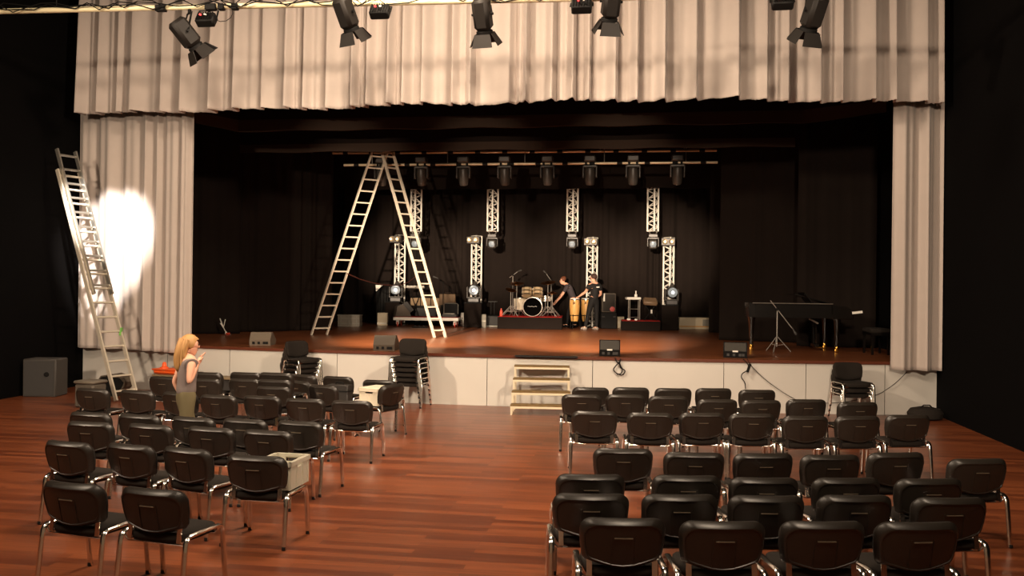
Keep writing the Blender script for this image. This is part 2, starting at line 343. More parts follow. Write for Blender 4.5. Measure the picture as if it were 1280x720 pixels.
# ------------------------------------------------------------------ chairs
def make_chair():
    t = thing('conference_chair', 'x', 'chair')
    W = .283; Hh = .335
    OUT = []
    def arc(cx, cy, r, a0, a1, n):
        for k in range(n): a = R(a0 + (a1 - a0) * k / (n - 1)); OUT.append((cx + r * math.cos(a), cy + r * math.sin(a)))
    arc(W - .085, Hh - .085, .085, 0, 90, 7); OUT.append((.1, Hh + .002)); OUT.append((0, Hh + .002)); OUT.append((-.1, Hh + .002)); arc(-(W - .085), Hh - .085, .085, 90, 180, 7)
    OUT += [(-W * .985, .16)]; arc(-(W - .062), .085, .045, 180, 245, 4)
    OUT += [(-.15, .021), (-.08, .006), (0, 0), (.08, .006), (.15, .021)]; arc(W - .062, .085, .045, 295, 360, 4); OUT += [(W * .985, .16)]
    NO = len(OUT)
    def ring(s, d):
        out = []
        for u, v in OUT:
            cx, cy = 0, Hh * .5
            if s > .8:                                   # even border: shrink by a fixed margin
                mgn = (1 - s) * .3; l = math.hypot(u / W, (v - cy) / (Hh / 2)); x = u - math.copysign(min(abs(u), mgn * min(1, abs(u) / (W * .75))), u); vv = v - math.copysign(min(abs(v - cy), mgn * min(1, abs(v - cy) / (Hh * .3))), v - cy)
            else: x = u * s; vv = cy + (v - cy) * s
            y = -.20 - .075 * (vv / Hh) + .055 * (x / W) ** 2 + d; z = .468 + vv + d * .22
            out.append((x, y, z))
        return out
    def shell(rings, name, m):
        b = MB(); n = NO; V = []
        for s, d in rings: V += ring(max(s, .02), d)
        Fc = [(i * n + k, i * n + (k + 1) % n, (i + 1) * n + (k + 1) % n, (i + 1) * n + k) for i in range(len(rings) - 1) for k in range(n)]
        Fc += [tuple(range(n)), tuple((len(rings) - 1) * n + k for k in range(n))]
        b.add(V, Fc); return b
    b = shell([(.02, -.034), (.45, -.033), (.801, -.031), (.885, -.03), (.895, -.035), (.915, -.035), (.945, -.026), (.985, -.006), (1, .006), (.97, .012), (.5, .012)], 'backrest', M_PLASTIC)
    def onback(x, vv, d): return Vector((x, -.20 - .075 * (vv / Hh) + .055 * (x / W) ** 2 + d, .468 + vv + d * .22))
    for sx in (-1, 1): b.bar(onback(sx * .075, .05, -.033), onback(sx * .075, .24, -.033), .004, .005)
    b.build('backrest', M_PLASTIC, t, angle=35)
    MB().bar(onback(-.06, .225, -.037), onback(.06, .225, -.037), .008, .006).build('handle_glint', mat('glint_grey', (104, 92, 76), .5), t, smooth=False)  # pale strip painted as the reflection along the recessed handle edge
    shell([(.9, .01), (.985, .014), (.985, .03), (.95, .046), (.85, .056), (.5, .062), (.02, .062)], 'back_cushion', M_FABRIC).build('back_cushion', M_FABRIC, t, angle=60)
    # seat: rounded slab
    n = 32; V = []; prof = [(.86, .404), (.97, .412), (1, .438), (.985, .465), (.93, .477), (.6, .481), (.02, .479)]
    for s, z in prof:
        for k in range(n):
            q = 2 * math.pi * k / n; c, sn = math.cos(q), math.sin(q)
            x = math.copysign(abs(c) ** .45, c) * .258 * s; y = .02 + math.copysign(abs(sn) ** .45, sn) * .235 * s
            V.append((x * (1 - .04 * (y < 0)), y, z - (.02 * max(0, (y - .16) / .1) ** 2)))
    Fc = [(i * n + k, i * n + (k + 1) % n, (i + 1) * n + (k + 1) % n, (i + 1) * n + k) for i in range(len(prof) - 1) for k in range(n)]
    Fc += [tuple(range(n - 1, -1, -1)), tuple((len(prof) - 1) * n + k for k in range(n))]
    MB().add(V, Fc).build('seat', M_FABRIC, t, angle=60)
    for sx in (-1, 1):
        rear = [(.29, -.262, .006), (.285, -.222, .36), (.284, -.212, .42), (.283, -.196, .447), (.282, -.165, .46), (.282, -.02, .46)]
        front = [(.287, .262, .006), (.284, .225, .36), (.283, .215, .42), (.282, .198, .447), (.282, .165, .46), (.282, -.02, .46)]
        for path in (rear, front):
            p = [(sx * a, y, z) for a, y, z in path]
            lg = MB().tube(p, .0145, 10, flat=1.55).build('leg', M_CHROME, t)
            MB().lathe([(.018, 0), (.021, .004), (.02, .03), (.016, .032)], 8, TR((p[0][0], p[0][1], 0))).build('foot_cap', M_RUBBER, lg)
        br = MB()
        br.bar((sx * .215, -.10, .412), (sx * .215, -.205, .418), .036, .007)
        br.bar((sx * .215, -.203, .414), (sx * .215, -.185, .56), .036, .007, (0, 1, 0)); br.build('back_bracket', M_CHROME, t, smooth=False)
    for y in (-.185, .18):
        cb = MB().tube([(-.28, y, .455), (-.265, y, .42), (-.24, y, .4), (.24, y, .4), (.265, y, .42), (.28, y, .455)], .009, 6); cb.build('crossbar', M_CHROME, t)
    return t
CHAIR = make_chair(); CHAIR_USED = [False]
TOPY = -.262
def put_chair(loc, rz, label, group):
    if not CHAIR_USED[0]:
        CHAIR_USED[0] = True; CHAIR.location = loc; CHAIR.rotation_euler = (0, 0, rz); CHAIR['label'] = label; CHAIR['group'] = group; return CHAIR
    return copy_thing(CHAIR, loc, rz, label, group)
def chair_px(cx, ty, phi, label, group):
    rz = PSI - R(phi)
    p = at(cx, ty, z=.80)
    off = Vector((-math.sin(rz) * TOPY, math.cos(rz) * TOPY, 0))
    loc = p - off; loc.z = 0
    return put_chair(loc, rz, label, group)
# right-hand block: rows from the stage, seats from the centre aisle
right = [
 [(738.5, 485, 2), (789, 485, 3), (842.5, 486, 2), (893, 486, -3), (948, 488, -2)],
 [(727, 494, 3), (782.5, 494, 2), (838, 496, 2), (896, 500, -3), (953, 501, -3), (1012.5, 500, -2), (1072, 503.5, -4)],
 [(743.5, 515, 2), (813.5, 517, 3), (879, 517, -2), (942, 518, -1), (1008.5, 521, -2), (1075, 521, -4), (1138, 519.5, -5)],
 [(779.5, 562, 2), (869, 567, 2), (957, 568, -4), (1041.5, 570, -4), (1129, 567, -7), (1222, 575, -6)],
 [(739, 594.5, 0), (860, 596, 1), (961, 601, -1), (1062, 599, -4), (1166, 600, -5)],
 [(739.5, 619, 0), (852, 620, -1), (959, 620, -1), (1071, 620, -3), (1192, 624, -3)],
 [(779.5, 650, 1), (906, 654, -1), (1032.5, 654, -2), (1152, 655, -4)]]
for ri, row in enumerate(right):
    for ci, (cx, ty, phi) in enumerate(row):
        end = ' at the aisle end' if ci == 0 else (f' {ordn(ci)} from the aisle chair' if ci < len(row) - 1 else ' farthest right')
        where = 'nearest the camera' if ri == 6 else f'{ordn(ri)} from the stage'
        seat = 'aisle-end' if ci == 0 else ('rightmost' if ci == len(row) - 1 else f'{ordn(ci)}-from-aisle')
        chair_px(cx, ty, phi, f'{seat} black chair in the right-hand block, row {where}', 'chairs in the right-hand block')
left = [
 [(378, 468.5, 30), (418.5, 471, 18), (472.5, 476, 8)],
 [(371, 476.5, 38), (403, 482, 30)],
 [(112, 486, 17), (168, 488.5, 17), (221.5, 491, 16), (270.5, 494.5, 15), (324.5, 495.5, 15), (379, 499, 13), (438, 501.5, 10)],
 [(105, 517, 16), (170.5, 519, 17), (236.5, 522.5, 17), (302.5, 524.5, 17), (371.5, 527.5, 17)],
 [(112, 527.5, 12), (183.5, 531, 18), (259.5, 535, 16), (331, 539, 15)],
 [(80, 553, 20), (158.5, 556.5, 22), (228, 561, 24), (317, 571, 10)],
 [(85, 605, 18), (186, 612.5, 17)]]
lrow = ['front row', 'row just behind the front row', 'long third row', 'fourth row', 'fifth row', 'sixth row', 'row nearest the camera']
CHL = {}
for ri, row in enumerate(left):
    for ci, (cx, ty, phi) in enumerate(row):
        k = len(row) - 1 - ci
        seat = 'aisle-end' if k == 0 else ('leftmost' if ci == 0 else f'{ordn(k)}-from-aisle')
        lab = f'{seat} black chair in the left-hand block, {lrow[ri]}'
        if (ri, ci) == (5, 3): lab = 'black chair in the left-hand block with the grey crate on its seat'
        if ri == 0: lab = ('black front-row chair in the left-hand block, just right of the stack of three', 'black chair in the left-hand front row with the black case at its back', 'black front-row chair at the aisle, facing the stage behind the pale lidded crate')[ci]
        CHL[(ri, ci)] = chair_px(cx, ty, phi, lab, 'chairs in the left-hand block')
chair_px(203.5, 471.5, 12, 'black chair at the far left front, below the orange tray', 'chairs in the left-hand block')
# chair turned sideways by the aisle with the pale crate
fl = at(467, 545, z=0); fl.z = 0
SIDE = put_chair(fl + Vector((.06, .1, 0)), R(68), 'black chair turned sideways at the aisle with a pale crate on it', 'chairs in the left-hand block')
STACKED = []
# stacks
def stack(base, rz, n, where, group, dz=.098, dy=.035):
    for k in range(n):
        off = Vector((-math.sin(rz), math.cos(rz), 0)) * (dy * k)
        pos = 'bottom' if k == 0 else ('top' if k == n - 1 else f'{ordn(k)} from bottom')
        o = put_chair(Vector((base.x, base.y, dz * k)) + off, rz, f'{pos} black chair of the {where}', group)
        if k == 0: STACKED.append((o, n))
b = at(515, 470, Y=16.2); stack(Vector((b.x, YF(b.x) - .42, 0)), R(172), 6, 'six-chair stack by the stage steps', 'stacked chairs by the stage steps')
b = at(377, 470, Y=16.5); stack(Vector((b.x, YF(b.x) - .5, 0)), R(-117), 5, 'sideways stack under the left floor monitors', 'sideways stacked chairs')
b = at(1067, 480, Y=16.3); stack(Vector((b.x, YF(b.x) - .48, 0)), R(195), 3, 'three-chair stack below the piano', 'stacked chairs below the piano')
def lstack(cx, ty, n, phi, where):
    rz = PSI - R(phi); zt = .80 + .098 * (n - 1)
    p = at(cx, ty, z=zt); loc = p - Vector((-math.sin(rz), math.cos(rz), 0)) * (TOPY + .035 * (n - 1)); loc.z = 0
    stack(loc, rz, n, where, 'low chair stacks in the left front row')
lstack(258, 466, 2, 10, 'pair stacked just right of the walking woman')
lstack(303, 466, 2, 12, 'pair stacked mid front row, left block')
lstack(343, 466.5, 3, 12, 'stack of three nearest the sideways stack')

# chairs that stand a little too tight are nudged apart (whole stacks move together)
ALLC = [o for o in C.objects if o.get('category') == 'chair']
def grp(o):
    for i, (b0, n) in enumerate(STACKED):
        k = ALLC.index(b0)
        if o in ALLC[k:k + n]: return i
units = []; seen = set()
for o in ALLC:
    g_ = grp(o)
    if g_ is None: units.append(([o], .296, .29, 0))
    elif g_ not in seen:
        seen.add(g_); k = ALLC.index(STACKED[g_][0]); n = STACKED[g_][1]; units.append((ALLC[k:k + n], .296, .29 + .0175 * (n - 1), .0175 * (n - 1)))
def corners(u):
    o = u[0][0]; a = o.rotation_euler.z; ax = Vector((math.cos(a), math.sin(a))); ay = Vector((-math.sin(a), math.cos(a)))
    return Vector(o.location.xy) + ay * u[3], ax, ay
for it in range(40):
    moved = False
    for i in range(len(units)):
        for j in range(i + 1, len(units)):
            c1, x1_, y1_ = corners(units[i]); c2, x2_, y2_ = corners(units[j]); d = c2 - c1
            if d.length > 1.0: continue
            best = None
            for ax in (x1_, y1_, x2_, y2_):
                r1 = abs(ax.dot(x1_)) * units[i][1] + abs(ax.dot(y1_)) * units[i][2]; r2 = abs(ax.dot(x2_)) * units[j][1] + abs(ax.dot(y2_)) * units[j][2]
                pen = r1 + r2 - abs(d.dot(ax))
                if pen <= 0: best = None; break
                if best is None or pen < best[0]: best = (pen, ax * (1 if d.dot(ax) > 0 else -1))
            else:
                pass
            if best is None or best[0] < .004: continue
            moved = True; p1 = len(units[i][0]) > 2; p2 = len(units[j][0]) > 2
            w1, w2 = (.5, .5) if p1 == p2 else ((0, 1) if p1 else (1, 0))
            for o in units[i][0]: o.location.xy = Vector(o.location.xy) - best[1] * best[0] * w1
            for o in units[j][0]: o.location.xy = Vector(o.location.xy) + best[1] * best[0] * w2
    if not moved: break

# ------------------------------------------------------------------ ladders
def ladder_section(t, foot, top, r, width, n, name='ladder_section', m=M_LADDER):
    """foot/top: centre line ends; r: rung direction"""
    foot = Vector(foot); top = Vector(top); r = Vector(r).normalized(); ax = (top - foot).normalized(); nm = r.cross(ax).normalized()
    for s in (-1, 1): MB().bar(foot + r * s * width / 2, top + r * s * width / 2, .035, .08, nm).build('stile', m, t, smooth=False)
    L = (top - foot).length
    for k in range(n):
        c = foot + ax * (L * (k + .6) / n)
        MB().bar(c - r * (width / 2), c + r * (width / 2), .034, .034, nm).build('rung', m, t, smooth=False)
fl1, fl2 = at(397, 419.6, z=HS), at(413, 416, z=HS); fr1, fr2 = at(551.5, 422, z=HS), at(559.5, 419, z=HS)
yl = (fl1.y + fr1.y) / 2
base = Vector(((fl1.x + fr1.x) / 2, yl + .2, HS))
t = thing('step_ladder', 'tall aluminium A-frame ladder standing open on the stage', 'ladder', base)
top = at(479.5, 190, Y=yl + .2) - base
rd = Vector((.34, .94, 0))
cl = (fl1 + fl2) / 2 - base; cr = (fr1 + fr2) / 2 - base; cl.y = 0; cr.y = 0
ladder_section(t, cl, top + Vector((-.10, 0, 0)), Vector((.30, .25, 0)), .42, 16)
ladder_section(t, cr, top + Vector((.10, 0, 0)), Vector((.22, .28, 0)), .36, 16)
for s in (-1, 1): MB().bar(top + Vector((-.13, s * .14, .02)), top + Vector((.13, s * .14, .02)), .03, .08).build('hinge', M_LADDER, t, smooth=False)
# hall ladder leaning on the left wall
fb = at(159, 499, Y=15.7); fb.z = 0
t = thing('extension_ladder', 'aluminium extension ladder leaning against the dark left wall beside the curtain', 'ladder', fb)
r = Vector((.3, .954, 0)); ld = Vector((-.954, .3, 0)); ln = .39
def lad(z): return ld * (ln * z) + Vector((0, 0, z))
ladder_section(t, lad(.02), lad(4.6), r, .50, 16)
ladder_section(t, lad(2.05) + Vector((.06, .0, .03)), lad(5.0) + Vector((.06, .0, .03)), r, .42, 10, m=M_ALU)
MB().box(lad(1.33) + r * .25 + Vector((.03, -.02, 0)), (.03, .05, .16), Matrix.Rotation(.2, 3, 'Y')).build('green_sticker', mat('sticker_green', (120, 190, 90), .5), t, smooth=False)

# ------------------------------------------------------------------ lighting bar above the hall
zb0 = at(100, 12, Y=12.9); zb1 = at(1180, -12, Y=12.9)
bar_at = lambda x: zb0 + (zb1 - zb0) * ((x - zb0.x) / (zb1.x - zb0.x))
t = thing('lighting_bar', 'long cream pipe hung above the hall carrying spotlights and cables', 'pipe', (XL + .5, 12.9, zb0.z))
o0 = Vector((XL + .5, 12.9, zb0.z))
MB().tube([bar_at(XL + .3) - o0, bar_at(XR - .3) - o0], .045, 12).build('pipe', mat('cream_pipe', (232, 220, 180), .4), t)
for i, x in enumerate((-9.5, -3, 3.8)): MB().tube([bar_at(x) - o0, bar_at(x) - o0 + Vector((0, 0, 9.1 - bar_at(x).z))], .01, 6).build('hanger', M_BLACK, t)
rnd = random.Random(3)
for k in range(3):
    pts = []; x = XL + .6
    while x < XR - .4:
        p = bar_at(x); pts.append(Vector((x, p.y - .05 - .03 * k, p.z + .02 + rnd.uniform(-.09, .1))) - o0); x += rnd.uniform(.15, .4)
    MB().tube(pts, .009, 5).build('cable', M_BLACK, t)
for xx in (200, 205, 262, 268, 278, 295):
    p = bar_at(at(xx, 10, Y=12.9).x) - o0
    MB().box(p + Vector((0, -.03, -.02)), (.1, .1, .1), bev=.01).build('clamp', M_BLACK, t)
loop = [bar_at(at(280, 10, Y=12.9).x + .18 * math.sin(a)) - o0 + Vector((0, -.06, -.12 + .14 * math.cos(a))) for a in [k * .55 for k in range(10)]]
MB().tube(loop, .006, 5).build('cable_loop', M_BLACK, t)
def spotlight(pxc, pyc, tilt, swing, label, L=.46):
    """barn-door theatre spot hung from the bar; (pxc,pyc) = body centre in the photo"""
    c = at(pxc, pyc, Y=12.75); t = thing('barn_door_spotlight', label, 'spotlight', c, 0, 'barn-door spotlights on the hall bar')
    bp = bar_at(c.x); up = bp - c
    d = (Matrix.Rotation(swing, 3, 'Y') @ Matrix.Rotation(tilt, 3, 'X') @ Vector((0, 0, -1))).normalized()
    M = dirM((0, 0, 0), d); Rm = M.to_3x3()
    b = MB(); b.box((0, 0, 0), (.25, .27, L), bev=.05); b.v = [tuple(M @ Vector(v)) for v in b.v]; b.build('housing', mat('spot_black', (27, 23, 20), .6, spec=.25), t)
    b = MB(); b.lathe([(.11, 0), (.125, .01), (.125, .05), (.1, .06)], 18, M @ TR((0, 0, L / 2))); b.build('lens_ring', M_BLACK, t)
    b = MB(); b.lathe([(.1, 0), (.07, .02), (.01, .03)], 18, M @ TR((0, 0, L / 2 + .045))); b.build('lens', M_LENS, t)
    for ax, sg in (('X', 1), ('X', -1), ('Y', 1), ('Y', -1)):
        b = MB(); s = 1.0 if ax == 'X' else .8
        P = [Vector((-.12 * s, 0, 0)), Vector((.12 * s, 0, 0)), Vector((.16 * s, 0, .2)), Vector((-.16 * s, 0, .2))]
        P += [p + Vector((0, .008, 0)) for p in P]
        rot = Matrix.Rotation(R(28), 3, 'X'); q = {('X', 1): 0, ('Y', 1): 90, ('X', -1): 180, ('Y', -1): 270}[(ax, sg)]
        P = [M @ (Matrix.Rotation(R(q), 3, 'Z') @ (rot.inverted() @ p + Vector((0, .125, 0))) + Vector((0, 0, L / 2 + .05))) for p in P]
        b.add(P, [(0, 1, 2, 3), (7, 6, 5, 4), (0, 4, 5, 1), (1, 5, 6, 2), (2, 6, 7, 3), (3, 7, 4, 0)]).build('barn_door', mat('spot_black', (27, 23, 20), .6, spec=.25), t, smooth=False)
    side = Rm @ Vector((1, 0, 0)); b = MB()
    hook = Vector((up.x, up.y, up.z - .06))
    for s in (-1, 1): b.bar(side * .15 * s, side * .1 * s + hook * .9, .03, .008)
    b.bar(side * .11 + hook * .9, side * -.11 + hook * .9, .03, .008); b.bar(hook * .88, up, .04, .04); b.build('yoke', M_BLACK, t, smooth=False)
    for s in (-1, 1): MB().lathe([(.02, 0), (.02, .03)], 8, dirM(side * .14 * s, side * s)).build('knob', M_BLACK, t)
spotlight(231, 41, R(30), R(-32), 'barn-door spotlight hung farthest left on the bar, tilted to the right')
spotlight(432, 16, R(28), R(-14), 'second barn-door spotlight from the left, above the left of the stage')
spotlight(603, 18, R(26), R(-4), 'barn-door spotlight hanging straight down above the ladder and drum kit')
spotlight(764, 2, R(28), R(8), 'barn-door spotlight right of centre, mostly above the frame edge')
spotlight(1018, 14, R(28), R(14), 'barn-door spotlight farthest right on the bar, tilted to the left')
def floodlight(pxc, pyc, label):
    c = at(pxc, pyc, Y=12.8); t = thing('led_floodlight', label, 'floodlight', c, 0, 'small floodlights on the hall bar'); up = bar_at(c.x) - c
    rot = Matrix.Rotation(R(-35), 3, 'X')
    b = MB(); b.box((0, 0, 0), (.3, .15, .2), rot, .02); b.build('housing', M_BLACK, t)
    b = MB()
    for k in range(7): b.box(rot @ Vector((-.12 + .04 * k, -.08, 0)), (.008, .03, .17), rot)
    b.build('cooling_fin', M_BLACK, t, smooth=False)
    b = MB()
    for s in (-1, 1): b.bar((s * .165, 0, 0), (s * .16, up.y * .8, up.z - .07), .025, .007)
    b.bar((-.16, up.y * .8, up.z - .07), (.16, up.y * .8, up.z - .07), .025, .007); b.bar((0, up.y * .8, up.z - .08), tuple(up), .04, .04); b.build('yoke', M_BLACK, t, smooth=False)
    MB().box((-.04, -.12, .05), (.025, .03, .02)).build('red_indicator', M_REDLED, t, smooth=False)
    MB().box((.04, -.12, .05), (.03, .03, .02)).build('label_plate', M_WHITE, t, smooth=False)
floodlight(258, 25, 'small black floodlight beside the leftmost barn-door spotlight')
floodlight(475, 15, 'small black floodlight second from the left on the bar')
floodlight(727, 8, 'small black floodlight third from the left, near the centre')
floodlight(978, 3, 'small black floodlight farthest right, cut by the top edge')

# ------------------------------------------------------------------ stage rig
YR = 22.4
for i, (x0, y0, x1, y1, Y, lab) in enumerate([(416, 191.5, 896, 188, YR + .5, 'upper thin lighting pipe across the stage'), (430, 206.5, 897, 203, YR, 'lower thin lighting pipe carrying the row of moving lights')]):
    a, b = at(x0, y0, Y=Y), at(x1, y1, Y=Y)
    t = thing('lighting_pipe', lab, 'pipe', a, 0, 'stage lighting pipes')
    MB().tube([(0, 0, 0), b - a], .035, 10).build('pipe', mat('steel_pipe', (206, 188, 158), .4, .4), t)
    for k in range(5):
        p = (b - a) * (.08 + .21 * k); MB().tube([p, p + Vector((0, 0, 9.1 - a.z - p.z))], .012, 6).build('hanger', M_ALU, t)
    for k in range(14):
        p = (b - a) * ((k + .5) / 14); MB().tube([p - Vector((.07, 0, 0)), p + Vector((.07, 0, 0))], .039, 10).build('tape_band', M_BLACK, t)
M_HEAD = mat('fixture_black', (56, 52, 48), .42)
def moving_head():
    """hanging profile: clamps, base, yoke, long rounded head (origin at the pipe)"""
    t = thing('moving_head', 'x', 'stage light')
    MB().box((0, 0, .11), (.3, .3, .16), bev=.03).build('base', M_HEAD, t)
    for s in (-1, 1): MB().box((s * .1, 0, .0), (.06, .1, .1), bev=.01).build('clamp', M_BLACK, t)
    b = MB(); b.box((0, 0, -.08), (.36, .14, .07), bev=.02)
    for s in (-1, 1): b.box((s * .17, 0, -.22), (.05, .14, .32), bev=.02)
    b.build('yoke', M_HEAD, t)
    Mh = TR((0, 0, -.27)) @ Matrix.Rotation(R(14), 4, 'X')
    MB().lathe([(.07, .17), (.11, .16), (.13, .1), (.135, -.05), (.125, -.2), (.11, -.27), (.09, -.29)], 16, Mh).build('head', M_HEAD, t)
    MB().lathe([(.085, -.288), (.05, -.3), (.01, -.305)], 16, Mh).build('lens', M_LENS, t)
    return t
hx = [477, 527, 579.5, 631, 684.5, 737.5, 791.5, 847]
hl = ['behind the top of the ladder', 'just right of the ladder top', 'third from the left', 'fourth from the left', 'fifth from the left', 'sixth from the left', 'second from the right', 'farthest right']
MH = None
for i, x in enumerate(hx):
    p = at(x, 206.5 - .0075 * (x - 430), Y=YR); lab = 'black moving light on the stage pipe, ' + hl[i]
    if MH is None: MH = moving_head(); MH.location = p; MH['label'] = lab; MH['group'] = 'moving lights on the stage pipe'
    else: copy_thing(MH, p, 0, lab, 'moving lights on the stage pipe')
def truss(h, label, loc, group, hang):
    t = thing('lighting_truss', label, 'truss', loc, R(8), group)
    a = .17; cs = [(-a, .1), (a, .1), (0, -.19)]
    for x, y in cs: MB().tube([(x, y, 0), (x, y, h)], .03, 10).build('chord', M_WHITE, t)
    n = max(3, round(h / .27)); b = MB()
    for (x0, y0), (x1, y1) in ((cs[0], cs[2]), (cs[2], cs[1]), (cs[0], cs[1])):
        for k in range(n):
            za, zb = h * k / n, h * (k + 1) / n; zm = (za + zb) / 2
            b.tube([(x0, y0, za), (x1, y1, zm)], .014, 6, caps=False); b.tube([(x1, y1, zm), (x0, y0, zb)], .014, 6, caps=False)
    b.build('lattice', M_WHITE, t)
    for z in (0, h): 
        b = MB()
        for i in range(3): b.tube([cs[i] + (z,), cs[(i + 1) % 3] + (z,)], .014, 6)
        b.build('end_frame', M_WHITE, t)
    if hang:
        for x, y in cs: MB().tube([(x, y, h), (x, y, 9.1 - loc[2])], .012, 6).build('hanger', M_BLACK, t)
    return t
HT = [(519.5, 'hanging white truss section farthest left, behind the ladder'), (615.5, 'hanging white truss section second from the left'), (715.5, 'hanging white truss section third from the left, above the drummer area'), (816.5, 'hanging white truss section farthest right')]
YT = 27.9
for x, lab in HT:
    p = at(x, 289, Y=YT); h = at(x, 228, Y=YT).z - p.z
    truss(h, lab, p, 'hanging truss sections', True)
def wash_head(loc, label):
    t = thing('wash_light', label, 'stage light', loc, 0, 'wash lights under the hanging trusses')
    MB().box((0, 0, -.06), (.3, .26, .12), bev=.02).build('base', M_HEAD, t)
    b = MB(); b.box((0, 0, -.14), (.36, .12, .05), bev=.01)
    for s in (-1, 1): b.box((s * .17, 0, -.27), (.04, .12, .28), bev=.015)
    b.build('yoke', M_HEAD, t)
    MB().box((0, 0, -.32), (.27, .24, .3), Matrix.Rotation(R(8), 3, 'X'), .05).build('head', M_HEAD, t)
    MB().lathe([(.1, 0), (.07, .015), (.01, .02)], 16, dirM((0, -.13, -.34), (0, -1, -.3))).build('lens', M_LENS, t)
    b = MB(); 
    for s in (-1, 1): b.bar((s * .1, 0, 0), (s * .13, .05, .1), .03, .03)
    b.build('clamp', M_ALU, t, smooth=False)
for i, (x, lab) in enumerate(HT):
    wash_head(at(x, 292.5, Y=YT - .02), 'boxy black stage light under the ' + ['far left', 'second', 'third', 'far right'][i] + ' hanging truss')
ST = [(498.5, 294, 'standing white truss tower farthest left, left of the ladder leg'), (594.5, 295, 'standing white truss tower left of the drum kit'), (739.5, 297, 'standing white truss tower behind the two men'), (835.5, 297, 'standing white truss tower farthest right')]
for i, (x, ty, lab) in enumerate(ST):
    p = at(x, 408, Y=29.4); p.z = HS; h = at(x, ty, Y=29.4).z - HS
    t = truss(h, lab, p, 'standing truss towers', False)
    MB().box((0, 0, .012), (.6, .6, .024)).build('base_plate', M_BLACK, t, smooth=False)
    q = Vector((p.x - .05, p.y - .32, HS + h - .16))
    l = thing('twin_blinder', 'twin-lamp black fixture clamped at the top of the ' + ['far left', 'second', 'third', 'far right'][i] + ' tower', 'stage light', q, 0, 'twin lamps on the towers')
    MB().box((0, 0, 0), (.46, .12, .25), bev=.02).build('housing', M_HEAD, l)
    for s in (-1, 1): MB().lathe([(.095, 0), (.095, .02), (.07, .012), (.03, -.0), (.005, .005)], 16, dirM((s * .11, -.06, 0), (0, -1, 0))).build('lamp', mat('par_lamp', (190, 170, 140), .25, .7), l)
    MB().bar((0, .06, 0), (0, .2, 0), .05, .05).build('clamp', M_ALU, l, smooth=False)
# heads standing on black plinths
PL = [(490.0, 378, 406.8, 18, 'far left', 492), (590.5, 379, 409.5, 22, 'middle', 589.5), (837.5, 382, 413, 21, 'right-hand', 839)]
for pxx, y0, y1, wpx, nm, hxx in PL:
    b = at(pxx, y1, z=HS); s = mpp(b); W = wpx * s; H = (y1 - y0) * s
    t = thing('black_plinth', f'{nm} tall black draped plinth under a moving light', 'plinth', b, PSI, 'black plinths')
    MB().box((0, W / 2, H / 2), (W, W, H), bev=.02).build('draped_box', M_BDRAPE, t)
    MB().box((0, W / 2, H + .008), (W + .02, W + .02, .016)).build('top_board', M_BLACK, t, smooth=False)
    p = Vector((b.x + (hxx - pxx) * s, b.y + W / 2, HS + H + .017))
    t = thing('moving_head', f'moving light with bright round lens standing on the {nm} plinth', 'stage light', p, PSI, 'moving lights on plinths')
    MB().box((0, 0, .08), (.38, .36, .16), bev=.03).build('base', mat('fixture_grey', (62, 60, 60), .4), t)
    b = MB()
    for s_ in (-1, 1): b.box((s_ * .21, 0, .33), (.06, .16, .38), bev=.025)
    b.box((0, 0, .165), (.46, .16, .04), None, .01); b.build('yoke', M_HEAD, t)
    Mh = dirM((0, 0, .42), (.05, -1, -.08))
    MB().lathe([(.05, -.24), (.12, -.22), (.17, -.1), (.185, .06), (.18, .16), (.16, .2)], 20, Mh).build('head', mat('fixture_grey', (62, 60, 60), .4), t)
    MB().lathe([(.16, .195), (.15, .21), (.1, .215), (.01, .215)], 20, Mh).build('lens', M_LENS, t)
    MB().lathe([(.055, .216), (.05, .222), (.01, .224)], 14, Mh).build('lamp_glow', M_LED, t)
    MB().lathe([(.1, .0), (.09, .08), (.05, .16), (.02, .2)], 14, TR((.03, .05, .52))).build('cap', M_HEAD, t)

# ------------------------------------------------------------------ things on stage: helpers
def base_at(px_, py_): b = at(px_, py_, z=HS); return b, mpp(b)
M_STAND = mat('stand_metal', (190, 186, 178), .35, .55)
def tripod_stand(t, h, r=.013, spread=.32, m=M_STAND, off=(0, 0), pole='pole', leg0=.4):
    ox, oy = off
    MB().tube([(ox, oy, .12), (ox, oy, h)], r, 8).build(pole, m, t)
    for k in range(3):
        a = leg0 + k * 2.094
        MB().tube([(ox, oy, .34), (ox + spread * math.cos(a), oy + spread * math.sin(a), .012)], r * .8, 6).build('leg', m, t)
        MB().tube([(ox, oy, .14), (ox + spread * .55 * math.cos(a), oy + spread * .55 * math.sin(a), .165)], r * .5, 5).build('brace', m, t)
def mic_stand(label, b, h, tip, m=M_BLACK, group='microphone stands', leg0=.4, tail=-.25, z=None):
    t = thing('microphone_stand', label, 'microphone stand', b, 0, group)
    tripod_stand(t, h, .011, .3, m, leg0=leg0)
    a = Vector((0, 0, h)); tip = Vector(tip); d = tip - a
    MB().tube([a + d * tail, tip], .008, 6).build('boom', m, t)
    MB().lathe([(.022, -.03), (.026, 0), (.022, .03)], 8, TR((0, 0, h))).build('clutch', M_BLACK, t)
    dm = (d + Vector((0, 0, -.3 * d.length))).normalized()
    MB().lathe([(.012, -.08), (.018, .02), (.028, .05), (.03, .08), (.02, .11)], 10, dirM(tip, dm)).build('microphone', M_DGREY, t)
    return t
